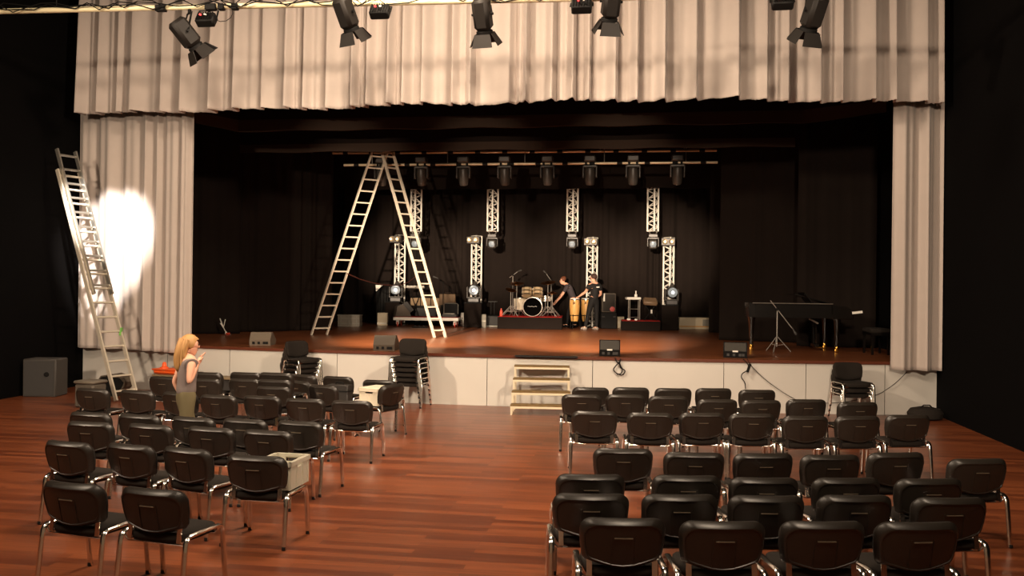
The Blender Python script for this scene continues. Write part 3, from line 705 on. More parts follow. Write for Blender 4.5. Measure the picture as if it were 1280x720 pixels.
# drum riser
b, s = base_at(662, 411.5); RW = 81 * s; RH = 17 * s * .88; RD = 1.9
DB = Vector((b.x, b.y, HS))
ca, sa = math.cos(PSI), math.sin(PSI)
t = thing('drum_riser', 'low black riser with red carpet carrying the drum kit', 'riser', DB, R(4))
MB().box((0, RD / 2, RH / 2), (RW, RD, RH), bev=.01).build('skirt', M_BDRAPE, t)
MB().box((0, RD / 2, RH + .006), (RW - .03, RD - .03, .012)).build('carpet', M_RED, t, smooth=False)
ZR = HS + RH + .012
def kit(px_, dy, z=ZR):                              # a spot on the riser under photo column px_, dy behind its front edge
    p = at(px_, 395, Y=DB.y + dy); return Vector((p.x, DB.y + dy, z))
DW = mat('drum_white', (226, 214, 190), .3, coat=.3); DWOOD = mat('drum_maple', (214, 190, 152), .35)
def drum(t, M, r, d, shell=DW, head=M_WHITE, lugs=8, top=True, name='shell'):
    MB().lathe([(r * .97, 0), (r, .01), (r, d - .01), (r * .97, d)], 24, M).build(name, shell, t)
    for z in (0, d):
        MB().lathe([(r * 1.0, z - .014), (r * 1.06, z - .014), (r * 1.06, z + .014), (r * 1.0, z + .014)], 24, M, caps=False).build('hoop', M_CHROME, t)
    MB().lathe([(r * .99, d + .004), (r * .5, d + .006), (.01, d + .006)], 24, M).build('drum_head', head, t)
    b = MB()
    for k in range(lugs):
        a = 2 * math.pi * k / lugs; p0 = M @ Vector((r * 1.03 * math.cos(a), r * 1.03 * math.sin(a), .0)); p1 = M @ Vector((r * 1.03 * math.cos(a), r * 1.03 * math.sin(a), d)); b.tube([p0, p1], .007, 5)
    b.build('tension_rods', M_CHROME, t)
bd = kit(665.5, .25); rb = 11.6 * s
t = thing('bass_drum', 'bass drum with black front head and two rack toms, centre of the kit', 'drum', bd, R(4))
Mb = dirM((0, .42, rb * 1.06), (0, -1, 0)); drum(t, Mb, rb, .42, DW, mat('drum_black_head', (6, 6, 6), .9, spec=.04), 8)
b = MB(); 
for k in range(9): b.bar((-.16 + .034 * k, -.008, rb * 1.1 + .012 * math.sin(k * 1.9)), (-.132 + .034 * k, -.008, rb * 1.1 + .012 * math.sin(k * 1.9 + 1.6)), .004, .014)
b.build('head_lettering', mat('silver_ink', (190, 188, 180), .4), t, smooth=False)
for sx in (-1, 1): MB().tube([(sx * rb * .9, .12, rb * .8), (sx * rb * 1.25, .0, .012)], .011, 6).build('spur', M_CHROME, t)
for pxx, pyy in ((658.5, 366), (672, 366)):
    c = at(pxx, pyy, Y=bd.y + .2) - bd; rr = 6.3 * s; dd = 9.5 * s; c.x, c.y = c.x * math.cos(R(4)) + c.y * math.sin(R(4)), -c.x * math.sin(R(4)) + c.y * math.cos(R(4))
    Mt = dirM(Vector((c.x, c.y, c.z - dd * .35)), (0, .45, 1)); tom = bpy.data.objects.new('rack_tom', None); link(tom, t)
    MB().lathe([(rr * .97, 0), (rr, .01), (rr, dd * .5), (rr, dd - .01), (rr * .97, dd)], 24, Mt).build('shell', DWOOD, tom)
    for z in (0, dd * .5, dd): MB().lathe([(rr, z - .016), (rr * 1.06, z - .016), (rr * 1.06, z + .016), (rr, z + .016)], 24, Mt, caps=False).build('hoop', M_CHROME, tom)
    MB().lathe([(rr * .98, dd + .004), (.01, dd + .006)], 24, Mt).build('drum_head', M_WHITE, tom)
    bb = MB()
    for k in range(6):
        a = 2 * math.pi * k / 6; bb.tube([Mt @ Vector((rr * 1.04 * math.cos(a), rr * 1.04 * math.sin(a), 0)), Mt @ Vector((rr * 1.04 * math.cos(a), rr * 1.04 * math.sin(a), dd))], .007, 5)
    bb.build('tension_rods', M_CHROME, tom)
    MB().tube([(0, .2, rb * 2.05), (c.x * .4, .2, c.z - .05), (c.x, c.y, c.z)], .014, 6).build('tom_arm', M_CHROME, t)
ft = kit(650, .75); t = thing('floor_tom', 'white floor tom standing left of the bass drum', 'drum', ft)
drum(t, TR((0, 0, .2)), .2, .38, DW, M_WHITE, 6)
for k in range(3):
    a = .5 + 2.094 * k; MB().tube([(.21 * math.cos(a), .21 * math.sin(a), .45), (.215 * math.cos(a), .215 * math.sin(a), .05), (.24 * math.cos(a), .24 * math.sin(a), .01)], .008, 6).build('leg', M_CHROME, t)
sn = kit(681.5, .85); t = thing('snare_drum', 'shallow snare drum on a chrome stand right of the bass drum', 'drum', sn)
drum(t, TR((0, 0, .5)), .18, .15, M_CHROME, M_WHITE, 8); tripod_stand(t, .49, .011, .24, leg0=.2)
def cymbal_stand(px_, py_, dy, r, label, tilt=(0, .12), m=M_STAND, dz=.0):
    p = kit(px_, dy); c = at(px_, py_, Y=p.y); h = c.z - ZR
    t = thing('cymbal_stand', label, 'cymbal', p, 0, 'cymbal stands of the drum kit')
    tripod_stand(t, h, .012, .32, m, leg0=px_)
    MB().lathe([(.012, .05), (.05, .035), (.07, .015), (r * .6, .005), (r, -.008), (r, -.012), (.05, .008), (.012, .03)], 28, dirM((0, 0, h), (tilt[0], tilt[1] - .35, 1)), caps=False).build('cymbal', M_BRONZE, t)
    MB().lathe([(.018, 0), (.018, .06), (.008, .08)], 8, TR((0, 0, h + .04))).build('wing_nut', M_BLACK, t)
cymbal_stand(645.5, 354, .55, .23, 'bronze crash cymbal on a stand at the left of the kit')
cymbal_stand(684.5, 353, .55, .24, 'bronze cymbal on a stand at the right of the kit', (-.1, .1))
cymbal_stand(638.2, 362, .3, .17, 'small chrome-stand cymbal at the front left corner of the riser', (.25, 0))
cymbal_stand(690, 366, .35, .18, 'pair of hi-hat cymbals at the right end of the kit', (0, .2))
p = kit(640.5, .9); mic_stand('tall boom microphone stand over the left of the drum kit', p, at(640.5, 344, Y=p.y).z - ZR, at(648, 339, Y=p.y) - p, M_STAND, leg0=1.2, tail=-.6)
p = kit(688.5, 1.25); mic_stand('tall boom microphone stand over the right of the drum kit', p, at(688.5, 351, Y=p.y).z - ZR, at(682, 341, Y=p.y) - p, M_STAND, leg0=.3, tail=-.3)
p = kit(626.5, .2); tag(MB().lathe([(.045, 0), (.05, .02), (.05, .16), (.02, .21), (.02, .25)], 12, TR(p)).build('drink_bottle', mat('red_bottle', (226, 90, 70), .3)), 'small red bottle standing at the left end of the drum riser', 'bottle')
# congas
def conga(px_, y_top, y_bot, y_floor, label, dy=0, wood=M_WOODL):
    b, s = base_at(px_, y_floor); b.y += dy
    H = (y_floor - y_top) * s; z0 = (y_floor - y_bot) * s
    t = thing('conga_drum', label, 'drum', b, 0, 'conga drums'); L = H - z0
    MB().lathe([(.105, 0), (.125, .1 * L), (.15, .4 * L), (.165, .65 * L), (.155, .9 * L), (.145, L)], 24, TR((0, 0, z0))).build('shell', wood, t)
    MB().lathe([(.15, -.05), (.158, -.05), (.158, -.02), (.15, -.02)], 24, TR((0, 0, H)), caps=False).build('rim', M_CHROME, t)
    MB().lathe([(.15, -.02), (.148, .003), (.01, .006)], 24, TR((0, 0, H))).build('drum_head', M_WHITE, t)
    bb = MB()
    for k in range(6):
        a = k * 1.047 + .3; bb.tube([(.157 * math.cos(a), .157 * math.sin(a), H - .03), (.17 * math.cos(a), .17 * math.sin(a), H - .2)], .007, 5)
    bb.build('tension_rods', M_CHROME, t)
    bb = MB(); bb.tube([(.165 * math.cos(a), .165 * math.sin(a), z0 + .26 * L) for a in [k * .35 for k in range(19)]], .012, 6)
    bb.build('stand_ring', M_BLACK, t)
    for k in range(3):
        a = .3 + 2.094 * k; MB().tube([(.17 * math.cos(a), .17 * math.sin(a), z0 + .3 * L), (.19 * math.cos(a), .19 * math.sin(a), .012)], .012, 6).build('stand_leg', M_BLACK, t)
    MB().box((.0, -.162, z0 + .8 * L), (.035, .012, .07), bev=.004).build('badge', M_BLACK, t)
conga(718, 373, 401.5, 412, 'pale wooden conga drum in front of the two men')
conga(731.5, 373, 402, 411, 'pale wooden conga half hidden behind the man in black', dy=.25)
# speaker on black box
b, s = base_at(761, 411); 
t = thing('black_case', 'black box carrying the loudspeaker right of the man in black', 'case', b, PSI)
MB().box((0, .3, 10.2 * s), (20 * s, .55, 20.4 * s), bev=.015).build('body', M_BLACK, t)
for sx in (-1, 1): MB().box((sx * 7 * s, -.0, 15 * s), (.1, .02, .04), bev=.005).build('handle', M_DGREY, t)
q = Vector((b.x, b.y, HS + 20.5 * s)); q += Vector((.0, .0, 0))
t = thing('guitar_amplifier', 'upright grey-grilled speaker cabinet with a red round badge', 'speaker', q, PSI)
w_, h_ = 17.5 * s, 24 * s
MB().box((0, .26, h_ / 2), (w_, .42, h_), bev=.02).build('cabinet', mat('cab_grey', (92, 84, 74), .7), t)
MB().box((0, .047, h_ / 2), (w_ * .86, .012, h_ * .9)).build('grille', mat('grille_cloth', (52, 47, 42), .9, var=.3, scale=60), t, smooth=False)
MB().box((-w_ * .35, .036, h_ * .78), (.05, .012, .26)).build('white_strip', M_WHITE, t, smooth=False)
MB().lathe([(.085, 0), (.08, .015), (.02, .02)], 16, dirM((w_ * .25, .042, h_ * .17), (0, -1, 0))).build('red_badge', mat('badge_red', (200, 60, 54), .4), t)
tg = b
# right riser with table, lap steel / tray
b, s = base_at(801, 413.5); W2 = 48.5 * s; H2 = 12 * s
t = thing('small_riser', 'small black riser with red carpet at the right of the stage', 'riser', b, R(2))
MB().box((0, .55, H2 / 2), (W2, 1.1, H2), bev=.01).build('skirt', M_BDRAPE, t)
MB().box((0, .55, H2 + .006), (W2 - .03, 1.07, .012)).build('carpet', M_RED, t, smooth=False)
z2 = HS + H2 + .012; y2 = b.y
def r2(px_, dy): p = at(px_, 400, Y=y2 + dy); return Vector((p.x, y2 + dy, z2))
p = r2(792.5, .4); t = thing('percussion_table', 'white-topped tubular frame stand on the small riser', 'table', p, PSI)
h = at(792, 374.5, Y=p.y).z - z2; hw = 6.3 * s
for sx in (-1, 1):
    for sy in (-1, 1): MB().tube([(sx * hw, sy * .16, .012), (sx * hw, sy * .16, h)], .014, 6).build('leg', M_ALU, t)
MB().box((-.04, 0, h + .04), (2 * hw + .14, .42, .08), bev=.015).build('top', M_WHITE, t)
for z in (.1, h * .55): MB().tube([(-hw, -.16, z), (hw, -.16, z)], .01, 6).build('crossbar', M_ALU, t)
tag(MB().lathe([(.05, 0), (.05, .08), (.02, .11), (.02, .2)], 10, TR(p + Vector((.05, 0, h + .081)))).build('small_cup', M_WHITE), 'small pale cup on the white-topped stand', 'cup')
p = r2(812.5, .45); h = at(812, 377, Y=p.y).z - z2
t = thing('keyboard_stand', 'brown rounded keyboard tray on a dark stand on the small riser', 'keyboard stand', p, PSI)
MB().box((0, 0, h), (18 * s, .3, 6 * s), Matrix.Rotation(R(4), 3, 'Y') @ Matrix.Rotation(R(35), 3, 'X'), .04).build('tray', mat('tray_brown', (110, 88, 66), .6), t)
for sx in (-1, 1): MB().tube([(sx * .22, .05, h - .04), (-sx * .2, -.12, .012)], .016, 6).build('leg', M_BLACK, t)
MB().lathe([(.03, 0), (.03, .12)], 10, TR((.02, -.16, h * .38))).build('knob', M_WHITE, t)
for xx, dy, d in ((786, .1, (.12, .08, .07)), (795, .1, (.1, .08, .06))):
    p = r2(xx, dy); tag(MB().box(p + Vector((0, 0, d[2] / 2 + .001)), d, None, .02).build('effects_pedal', M_WHITE), 'small white pedal on the red carpet ' + ('left' if xx == 786 else 'right') + ' under the white-topped stand', 'pedal', 'white pedals')
def simple_box(name, label, cat, x0, x1, y0, y1, m, depth=.4, lid=None, group=None, bev=.01, rz=PSI):
    b, s = base_at((x0 + x1) / 2, y1); t = thing(name, label, cat, b, rz, group)
    W, H = (x1 - x0) * s, (y1 - y0) * s
    MB().box((0, depth / 2, H / 2), (W, depth, H), bev=bev).build('body', m, t)
    return t, W, H, s
t, W, H, s = simple_box('pale_board_box', 'long pale box lying at the right foot of the back curtain', 'box', 849, 887, 397, 411.5, mat('pale_board', (214, 200, 172), .6, var=.05), .35)
MB().box((0, -.012, .09), (W + .02, .03, .035)).build('rail', M_WOODL, t, smooth=False)
MB().box((W * .38, -.004, H * .55), (W * .22, .012, H * .6)).build('grey_end_panel', M_GREY, t, smooth=False)
t, W, H, s = simple_box('storage_crate', 'grey open-lattice crate on the stage left of the ladder', 'crate', 422, 449.5, 394.5, 408.5, mat('crate_dull', (142, 134, 122), .6), .45)
for k in range(2): MB().box((0, -.008, H * (.3 + .45 * k)), (W * .98, .02, .03)).build('rib', M_GREY, t, smooth=False)
for k in range(3): MB().box((-W * .36 + W * .36 * k, -.008, H / 2), (.03, .02, H * .95)).build('rib', M_GREY, t, smooth=False)
MB().box((0, .225, H + .01), (W + .03, .48, .03)).build('lid', M_GREY, t, smooth=False)
t, W, H, s = simple_box('pale_case', 'pale case partly behind the far left plinth under a black cloth', 'case', 471.5, 484, 391, 407, mat('pale_board', (214, 200, 172), .6), .4)
MB().box((0, -.004, H * .18), (W * .98, .012, .03)).build('edge_strip', M_ALU, t, smooth=False)
b, s = base_at(473, 407); p0 = at(471, 357, Y=b.y + .75); p1 = at(480, 357, Y=b.y + .75)
t = thing('draped_stand', 'dark cloth draped over a stand left of the far left tower', 'cloth', (p0.x, b.y + .75, HS))
MB().tube([(0, 0, 0), (0, 0, p0.z - HS)], .015, 6).build('pole', M_BLACK, t)
MB().tube([(0, 0, p0.z - HS), (.45, 0, p0.z - HS + .02)], .012, 6).build('arm', M_BLACK, t)
drape('cloth', lambda u: (.02 + .4 * u, -.02 + .05 * u), .4, p0.z - HS, .12, M_BLACK, None, seed=4, depth=.05, n=80, parent=t)
MB().add([(-.02, -.07, p0.z - HS + .02), (.24, -.07, p0.z - HS + .02), (.0, -.08, p0.z - HS - .2), (-.02, -.05, p0.z - HS + .02), (.24, -.05, p0.z - HS + .02), (.0, -.06, p0.z - HS - .2)], [(0, 1, 2), (3, 5, 4), (0, 3, 4, 1), (1, 4, 5, 2), (2, 5, 3, 0)]).build('white_corner', M_WHITE, t, smooth=False)
# dolly with its load
b, s = base_at(532, 409); DH = 8.2 * s
t = thing('platform_dolly', 'low white-edged wheeled platform with red top behind the ladder', 'dolly', b, R(6)); W = 82 * s
MB().box((0, .5, DH + .05), (W, 1.0, .1), bev=.01).build('deck', M_WHITE, t)
MB().box((0, .5, DH + .104), (W - .06, .94, .012)).build('carpet', M_RED, t, smooth=False)
for sx in (-1, 1):
    for y in (.14, .86):
        w_ = MB().lathe([(.05, -.022), (.085, -.02), (.085, .02), (.05, .022)], 16, dirM((sx * W * .44, y, .086), (1, 0, 0))).build('wheel', mat('wheel_red', (190, 70, 50), .5), t)
        bb = MB(); bb.box((sx * W * .44, y, .13), (.08, .09, .1)); bb.box((sx * W * .44, y, DH * .72), (.09, .09, max(.05, DH * .6))); bb.build('fork', M_WHITE, t, smooth=False)
ZD = HS + DH + .111; YD = b.y
def dk(px_, dy): p = at(px_, 398, Y=YD + dy); return Vector((p.x, YD + dy, ZD))
p = dk(503, .4); t = thing('floor_monitor', 'dark wedge speaker standing on the left end of the dolly', 'speaker', p, R(25))
MB().prism([(-.26, 0), (.26, 0), (.2, .16), (-.02, .4), (-.2, .34)], -.2, .2, Matrix.Rotation(R(90), 4, 'X')).build('cabinet', mat('wedge_brown', (84, 74, 64), .7), t, smooth=False)
MB().bar((.235, 0, .1), (.0, 0, .385), .36, .02, (0, 1, 0)).build('grille', M_DGREY, t, smooth=False)
p = dk(527, .95); p.z = HS; p.y = YD + 1.35
t = thing('guitar_amplifier', 'pair of beige-fronted amplifier cabinets behind the dolly', 'speaker', p, PSI)
zt = at(527, 371, Y=p.y).z - HS
MB().box((.03, .2, zt / 2), (29 * s, .36, zt), bev=.02).build('cabinet', M_BLACK, t)
for k in range(3): MB().box((-.32 + .35 * k, .014, zt - .17), (.32, .02, .26), bev=.004).build('grille', mat('grille_beige', (150, 126, 96), .8), t)
MB().box((.03, .01, zt * .35), (27 * s, .012, zt * .5)).build('lower_grille', M_DGREY, t, smooth=False)
p = dk(555.5, 1); p.z = HS; p.y = YD + 1.4; zt = at(556, 367.5, Y=p.y).z - HS
t = thing('guitar_amplifier', 'brown combo amplifier behind the right ladder leg', 'speaker', p, PSI)
MB().box((0, .2, zt / 2), (21 * s, .36, zt), bev=.02).build('cabinet', mat('amp_brown', (120, 96, 70), .7, var=.1), t)
MB().box((0, .014, zt * .35), (18 * s, .012, zt * .6)).build('grille', M_BLACK, t, smooth=False)
MB().tube([(-.12, .2, zt), (-.1, .2, zt + .05), (.1, .2, zt + .05), (.12, .2, zt)], .012, 6).build('handle', M_CHROME, t)
p = dk(562.5, .45); t = thing('open_case', 'open equipment case with silver-edged lid on the dolly', 'case', p, R(4))
w_ = 18 * s; hh = at(562, 379.5, Y=p.y + .3).z - ZD - .1
MB().box((0, 0, .05), (w_, .4, .1), bev=.01).build('base', M_DGREY, t)
MB().box((0, .2, .1 + hh / 2), (w_ * .94, .03, hh), bev=.01).build('lid', M_BLACK, t)
MB().tube([(-w_ / 2, .18, .1), (-w_ / 2, .18, .08 + hh), (-w_ / 2 + .04, .18, .11 + hh), (w_ / 2 - .04, .18, .11 + hh), (w_ / 2, .18, .08 + hh), (w_ / 2, .18, .1)], .018, 6).build('lid_frame', M_ALU, t)
MB().box((-.02, -.03, .115), (w_ * .8, .25, .03), bev=.005).build('tray', M_GREY, t)
p = at(520, 406, z=HS); p.y = YD + 1.15; p.x = at(519, 400, Y=p.y).x; zt = at(519, 359, Y=p.y).z - HS
t = thing('keyboard_stand', 'slim keyboard on a black stand left of the ladder leg', 'keyboard stand', p, PSI)
MB().box((.0, 0, zt), (24 * s, .3, .07), bev=.01).build('keyboard', mat('keyboard_grey', (120, 112, 100), .5), t)
for sx in (-1, 1): MB().tube([(sx * .22, .05, zt - .03), (-sx * .22, -.05, .012)], .014, 6).build('leg', M_BLACK, t)
MB().box((0, -.1, zt + .04), (23 * s, .1, .012)).build('keys', M_WHITE, t, smooth=False)
p = dk(553.5, .3); p.z = HS; p.y = YD + 1.2; p.x = at(553.5, 390, Y=p.y).x
mic_stand('microphone stand with long boom behind the right ladder leg', p, at(553.5, 354, Y=p.y).z - HS, at(545, 347, Y=p.y) - p, tail=-1.2)
t, W, H, s = simple_box('white_panel_box', 'narrow white box standing right of the dolly', 'box', 575.5, 580, 391, 408, M_WHITE, .25, bev=.006)
MB().box((0, -.004, H * .6), (W * .5, .01, .02)).build('handle', M_GREY, t, smooth=False)
b, s = base_at(615, 409); t = thing('amplifier_head', 'dark low amplifier box left of the drum riser', 'speaker', b, PSI)
MB().box((0, .25, 7.5 * s), (16 * s, .4, 15 * s), bev=.015).build('cabinet', M_BLACK, t); MB().box((0, .043, 7.5 * s), (14 * s, .012, 12 * s)).build('grille', M_DGREY, t, smooth=False)
MB().box((0, .04, 1.2 * s), (14 * s, .02, .02)).build('metal_strip', M_ALU, t, smooth=False)
t, W, H, s = simple_box('grey_flight_case', 'small pale grey case between the middle plinth and drum riser', 'case', 600.5, 607.5, 393, 409.5, M_GREY, .3)
MB().box((0, -.004, H * .5), (W * .9, .01, .025)).build('edge_strip', M_ALU, t, smooth=False)
b, s = base_at(611, 407); b.y += .75; zt = at(611, 377, Y=b.y).z - HS
t = thing('lectern_stand', 'dark short stand with a T-shaped top left of the drums', 'stand', b, 0)
for sx in (-1, 1): MB().tube([(sx * .06, 0, .0), (sx * .06, 0, zt)], .014, 6).build('pole', M_DGREY, t)
MB().box((0, 0, zt), (.32, .12, .04), bev=.01).build('top_bar', M_DGREY, t)
MB().box((0, 0, .012), (.3, .3, .024)).build('base_plate', M_BLACK, t, smooth=False)
t, W, H, s = simple_box('pale_case', 'pale case just left of the small riser behind the speaker box', 'case', 772, 780, 396, 410, mat('pale_board', (214, 200, 172), .6), .3)
MB().box((0, -.004, H * .5), (W * .9, .01, .025)).build('edge_strip', M_ALU, t, smooth=False)
# string of cable with a small lamp strung from the ladder to the tower
pts = [at(x, y, Y=21.8 + .9 * k) for k, (x, y) in enumerate([(434, 342), (450, 349), (466, 353.5), (480, 356), (498, 357), (510, 353), (521, 344.5)])]
tag(MB().tube(pts, .014, 5).build('hanging_cable', mat('maroon_cable', (90, 44, 34), .7)), 'thin maroon cable sagging between the two legs of the stage ladder', 'cable')

# stage-front floor monitors
def wedge(px_, py_, wpx, hpx, m, label, rz):
    b, s = base_at(px_, py_); W, H = wpx * s, hpx * s
    t = thing('floor_monitor', label, 'speaker', b, rz, 'floor monitors along the stage edge')
    prof = [(0, .0), (.42, 0), (.5, .1), (.2, H), (.1, H), (-.02, .12)]
    MB().prism(prof, -W / 2, W / 2, Matrix(((0, 0, 1, 0), (1, 0, 0, 0), (0, 1, 0, 0), (0, 0, 0, 1)))).build('cabinet', m, t, smooth=False)
    MB().bar((0, -.02 + .006, .13), (0, .1 - .006, H - .01), W * .9, .01, (0, 1, 0)).build('rear_panel', mat('panel_dark', (58, 54, 48), .7), t, smooth=False) if m is M_BLACK else None
    for sx in (-.3, -.05, .2, .33): MB().box((sx * W, -.012, .06), (.05, .03, .05)).build('connector', M_BLACK if m is not M_BLACK else M_DGREY, t, smooth=False)
    if m is M_BLACK: MB().box((0, -.015, .13), (.1, .02, .03)).build('white_label', M_WHITE, t, smooth=False)
    return t
M_WB = mat('wedge_taupe', (110, 98, 84), .6, var=.06)
wedge(325, 432, 26, 16.5, M_WB, 'taupe floor monitor farthest left on the stage edge', R(10))
wedge(480, 438.5, 27, 19, mat('wedge_olive', (72, 63, 52), .6), 'dark taupe floor monitor left of the six-chair stack', R(4))
wedge(762, 445.5, 26, 20, M_BLACK, 'black floor monitor above the coiled cable', R(2))
wedge(919, 447.5, 29, 19, M_BLACK, 'black floor monitor in front of the grand piano', R(-6))
# cables on the stage front
def cable(name, label, pts, r=.012, off=.05):
    P = [at(x, y, Y=YF(at(x, y, Y=16.7).x) - off) for x, y in pts]
    P = [Vector((p.x, YF(p.x) - off, p.z)) for p in P]
    Q = []
    for i in range(len(P) - 1):
        for k in range(4):
            t_ = k / 4; p0, p1, p2, p3 = P[max(i - 1, 0)], P[i], P[i + 1], P[min(i + 2, len(P) - 1)]
            Q.append(.5 * ((2 * p1) + (p2 - p0) * t_ + (2 * p0 - 5 * p1 + 4 * p2 - p3) * t_ ** 2 + (3 * p1 - p0 - 3 * p2 + p3) * t_ ** 3))
    Q.append(P[-1]); return tag(MB().tube(Q, r, 6).build(name, M_BLACK), label, 'cable')
cable('coiled_cable', 'coil of black cable hanging on the stage front below a monitor', [(769, 447), (770, 451), (774, 455), (776, 460), (781, 463), (780, 467), (775, 468.5), (770, 466), (767, 462), (770, 457), (775, 452), (775.5, 448), (775, 455), (778, 462), (776, 467), (771, 468)], .011)
cable('microphone_cable', 'black cable with a plug box dangling by the right-hand monitor', [(929, 449), (933, 453), (936, 458), (934, 463), (928, 467), (927, 472), (931, 478), (932, 486)], .009)
o = cable('microphone_cable', 'long thin cable drooping across the stage front towards the chair stack', [(934, 449), (940, 458), (955, 473), (975, 488), (990, 497), (1005, 503), (1030, 504), (1060, 502), (1095, 494), (1110, 486), (1122, 477), (1134, 465)], .006)
p = at(936, 460, Y=YF(at(936, 460, Y=16.7).x) - .1)
tag(MB().box(p, (.05, .04, .17), Matrix.Rotation(.3, 3, 'Y'), .01).build('cable_plug', M_BLACK), 'black plug box hanging beside the right-hand monitor cable', 'plug')

# stairs up to the stage
b1 = at(641, 521, z=0); b2 = at(715, 521, z=0)
sc_ = mpp(at(678, 515, z=0)); Wd = 74 * sc_
bx = at(640.5, 519, z=0); yst = YF(bx.x)
t = thing('stage_steps', 'open cream metal steps with four wooden treads at the stage front', 'steps', (at(677, 510, z=0).x, yst - .05, 0), R(5))
M_STEP = mat('cream_steel', (226, 212, 184), .45); M_TREAD = mat('worn_tread', (116, 92, 52), .6, var=.35, scale=14)
hts = [.16, .375, .585, .8]; deps = [1.02, .76, .49, .22]
for k in range(4):
    z = hts[k]; y = -deps[k]; wd = Wd * (.99 - .012 * k)
    MB().box((0, y + .11, z + .015), (wd, .25, .028), bev=.004).build('tread', M_TREAD, t)
    MB().box((0, y, z - .018), (wd, .03, .038)).build('front_rail', M_STEP, t, smooth=False)
    for sx in (-1, 1):
        x = sx * (wd / 2 - .02); zb = 0 if k == 0 else hts[k - 1] + .028
        MB().box((x, y + .005, (z + zb) / 2 - .018), (.035, .035, z - zb - .03)).build('post', M_STEP, t, smooth=False)
        MB().box((x, y + .22, z / 2 - .01), (.03, .03, z - .02)).build('rear_post', M_STEP, t, smooth=False)
        MB().box((x, y + .11, z - .018), (.03, .24, .034)).build('side_rail', M_STEP, t, smooth=False)
x0, x1 = at(644, 446, Y=16.55).x, at(722, 446, Y=16.55).x
tag(MB().box(((x0 + x1) / 2, YF((x0 + x1) / 2) - .045, HS - .012), (x1 - x0, .1, .035), None, .006).build('rubber_edge_strip', M_RUBBER), 'black rubber strip on the stage edge above the steps', 'edge strip')

# ------------------------------------------------------------------ grand piano
b, s = base_at(1000, 440.5); 
t = thing('grand_piano', 'black grand piano at the right of the stage with music desk raised', 'piano', b, R(1))
Lp = 122 * s; zt = (440.5 - 379.5) * s; zb = (440.5 - 397.5) * s
x0, x1 = (936 - 1000) * s, (1064 - 1000) * s
outl = [(x1 - .02, .05), (x1 - .02, 1.5), (x1 - .75, 1.5)] + [(x1 - .75 - (x1 - .75 - x0 - .2) * u, 1.5 - .75 * (.5 - .5 * math.cos(math.pi * u))) for u in (.2, .4, .6, .8)] + [(x0 + .2, .74), (x0 + .06, .66), (x0, .5), (x0, .25), (x0 + .04, .1), (x0 + .16, .05)]
outb = [(x if x < x1 - .1 else x1 - .42, y) for x, y in outl]
MB().prism(outb, zb, zt - .03).build('case', M_BLKGLOSS, t, smooth=False)
MB().prism([(x + (.03 if x > 0 else -.02) * 0, y + (-.02 if y < .3 else .02)) for x, y in outl][:] if 0 else [(min(x, x1 - .4) , y - .02 if y < .3 else y + .02) for x, y in outl], zt - .028, zt).build('lid', M_BLKGLOSS, t, smooth=False)
MB().box((x1 - .21, .775, zb + .06), (.44, 1.43, .16), bev=.01).build('key_bed', M_BLKGLOSS, t)
for y in (.08, 1.47): MB().prism([(x1 - .44, zb + .1), (x1 - .02, zb + .1), (x1 - .02, zb + .17), (x1 - .12, zb + .25), (x1 - .44, zt - .03)], -.03, .03, TR((0, y, 0)) @ Matrix.Rotation(R(90), 4, 'X')).build('key_cheek', M_BLKGLOSS, t, smooth=False)
MB().box((x1 - .1, .775, zb + .15), (.16, 1.3, .025)).build('white_keys', M_WHITE, t, smooth=False)
bb = MB()
for k in range(36): bb.box((x1 - .14, .16 + k * .035, zb + .168), (.09, .012, .014))
bb.build('black_keys', M_BLACK, t, smooth=False)
MB().bar((x1 - .02, .06, zb + .12), (x1 + .18, .02, zb + .15), .03, .05).build('key_lid_edge', M_WHITE, t, smooth=False)
for (lx, ly) in ((x0 + .12, .3), (x1 - .3, .18), (x1 - .3, 1.3)):
    lg = MB().lathe([(.035, .11), (.045, .14), (.05, .4), (.065, zb - .1), (.085, zb)], 12, TR((lx, ly, 0))).build('leg', M_BLKGLOSS, t)
    MB().lathe([(.045, .07), (.05, .09), (.04, .13)], 12, TR((lx, ly, 0))).build('ferrule', M_BRASS, lg)
    MB().lathe([(.03, -.018), (.042, -.015), (.042, .015), (.03, .018)], 12, dirM((lx, ly, .042), (0, 1, 0))).build('caster', M_BRASS, lg)
px0 = x1 - .62
ly = MB()
for sy in (-.12, .12): ly.bar((px0, .78 + sy, .14), (px0 - .02, .78 + sy * 1.2, zb), .035, .035)
ly.box((px0, .78, .12), (.12, .34, .07), None, .01); lyre = ly.build('pedal_lyre', M_BLKGLOSS, t, smooth=False)
for k in (-1, 0, 1): MB().bar((px0, .78 + k * .09, .08), (px0 + .2, .78 + k * .09, .055), .03, .014).build('pedal', M_BRASS, lyre, smooth=False)
MB().bar((x1 - .82, .45, zt + .005), (x1 - 1.0, .45, zt + .24), .75, .02, (1, 0, 0)).build('music_desk', M_BLKGLOSS, t, smooth=False)
MB().bar((x1 - .42, .78, zt + .01), (x1 - 1.15, .78, zt + .2), .9, .02, (1, 0, 0)).build('lid_flap', M_BLKGLOSS, t, smooth=False)
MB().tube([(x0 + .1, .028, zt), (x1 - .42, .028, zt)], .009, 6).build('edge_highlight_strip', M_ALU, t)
MB().tube([(x1 - .66, .3, zb - .12), (x1 - .85, .3, zb - .02)], .02, 6).build('lid_prop', M_ALU, t)
b, s = base_at(966.5, 438); b.y -= .5
t = mic_stand('chrome boom microphone stand in front of the grand piano', Vector((b.x, b.y, HS)), 52 * s, Vector((18.5 * s, -.12, 27 * s)), M_STAND, tail=-.42, leg0=.15)
b, s = base_at(1104, 445); b.y += .55; b.x += .0
t = thing('piano_bench', 'dark padded piano bench at the right end of the stage', 'bench', b, R(2))
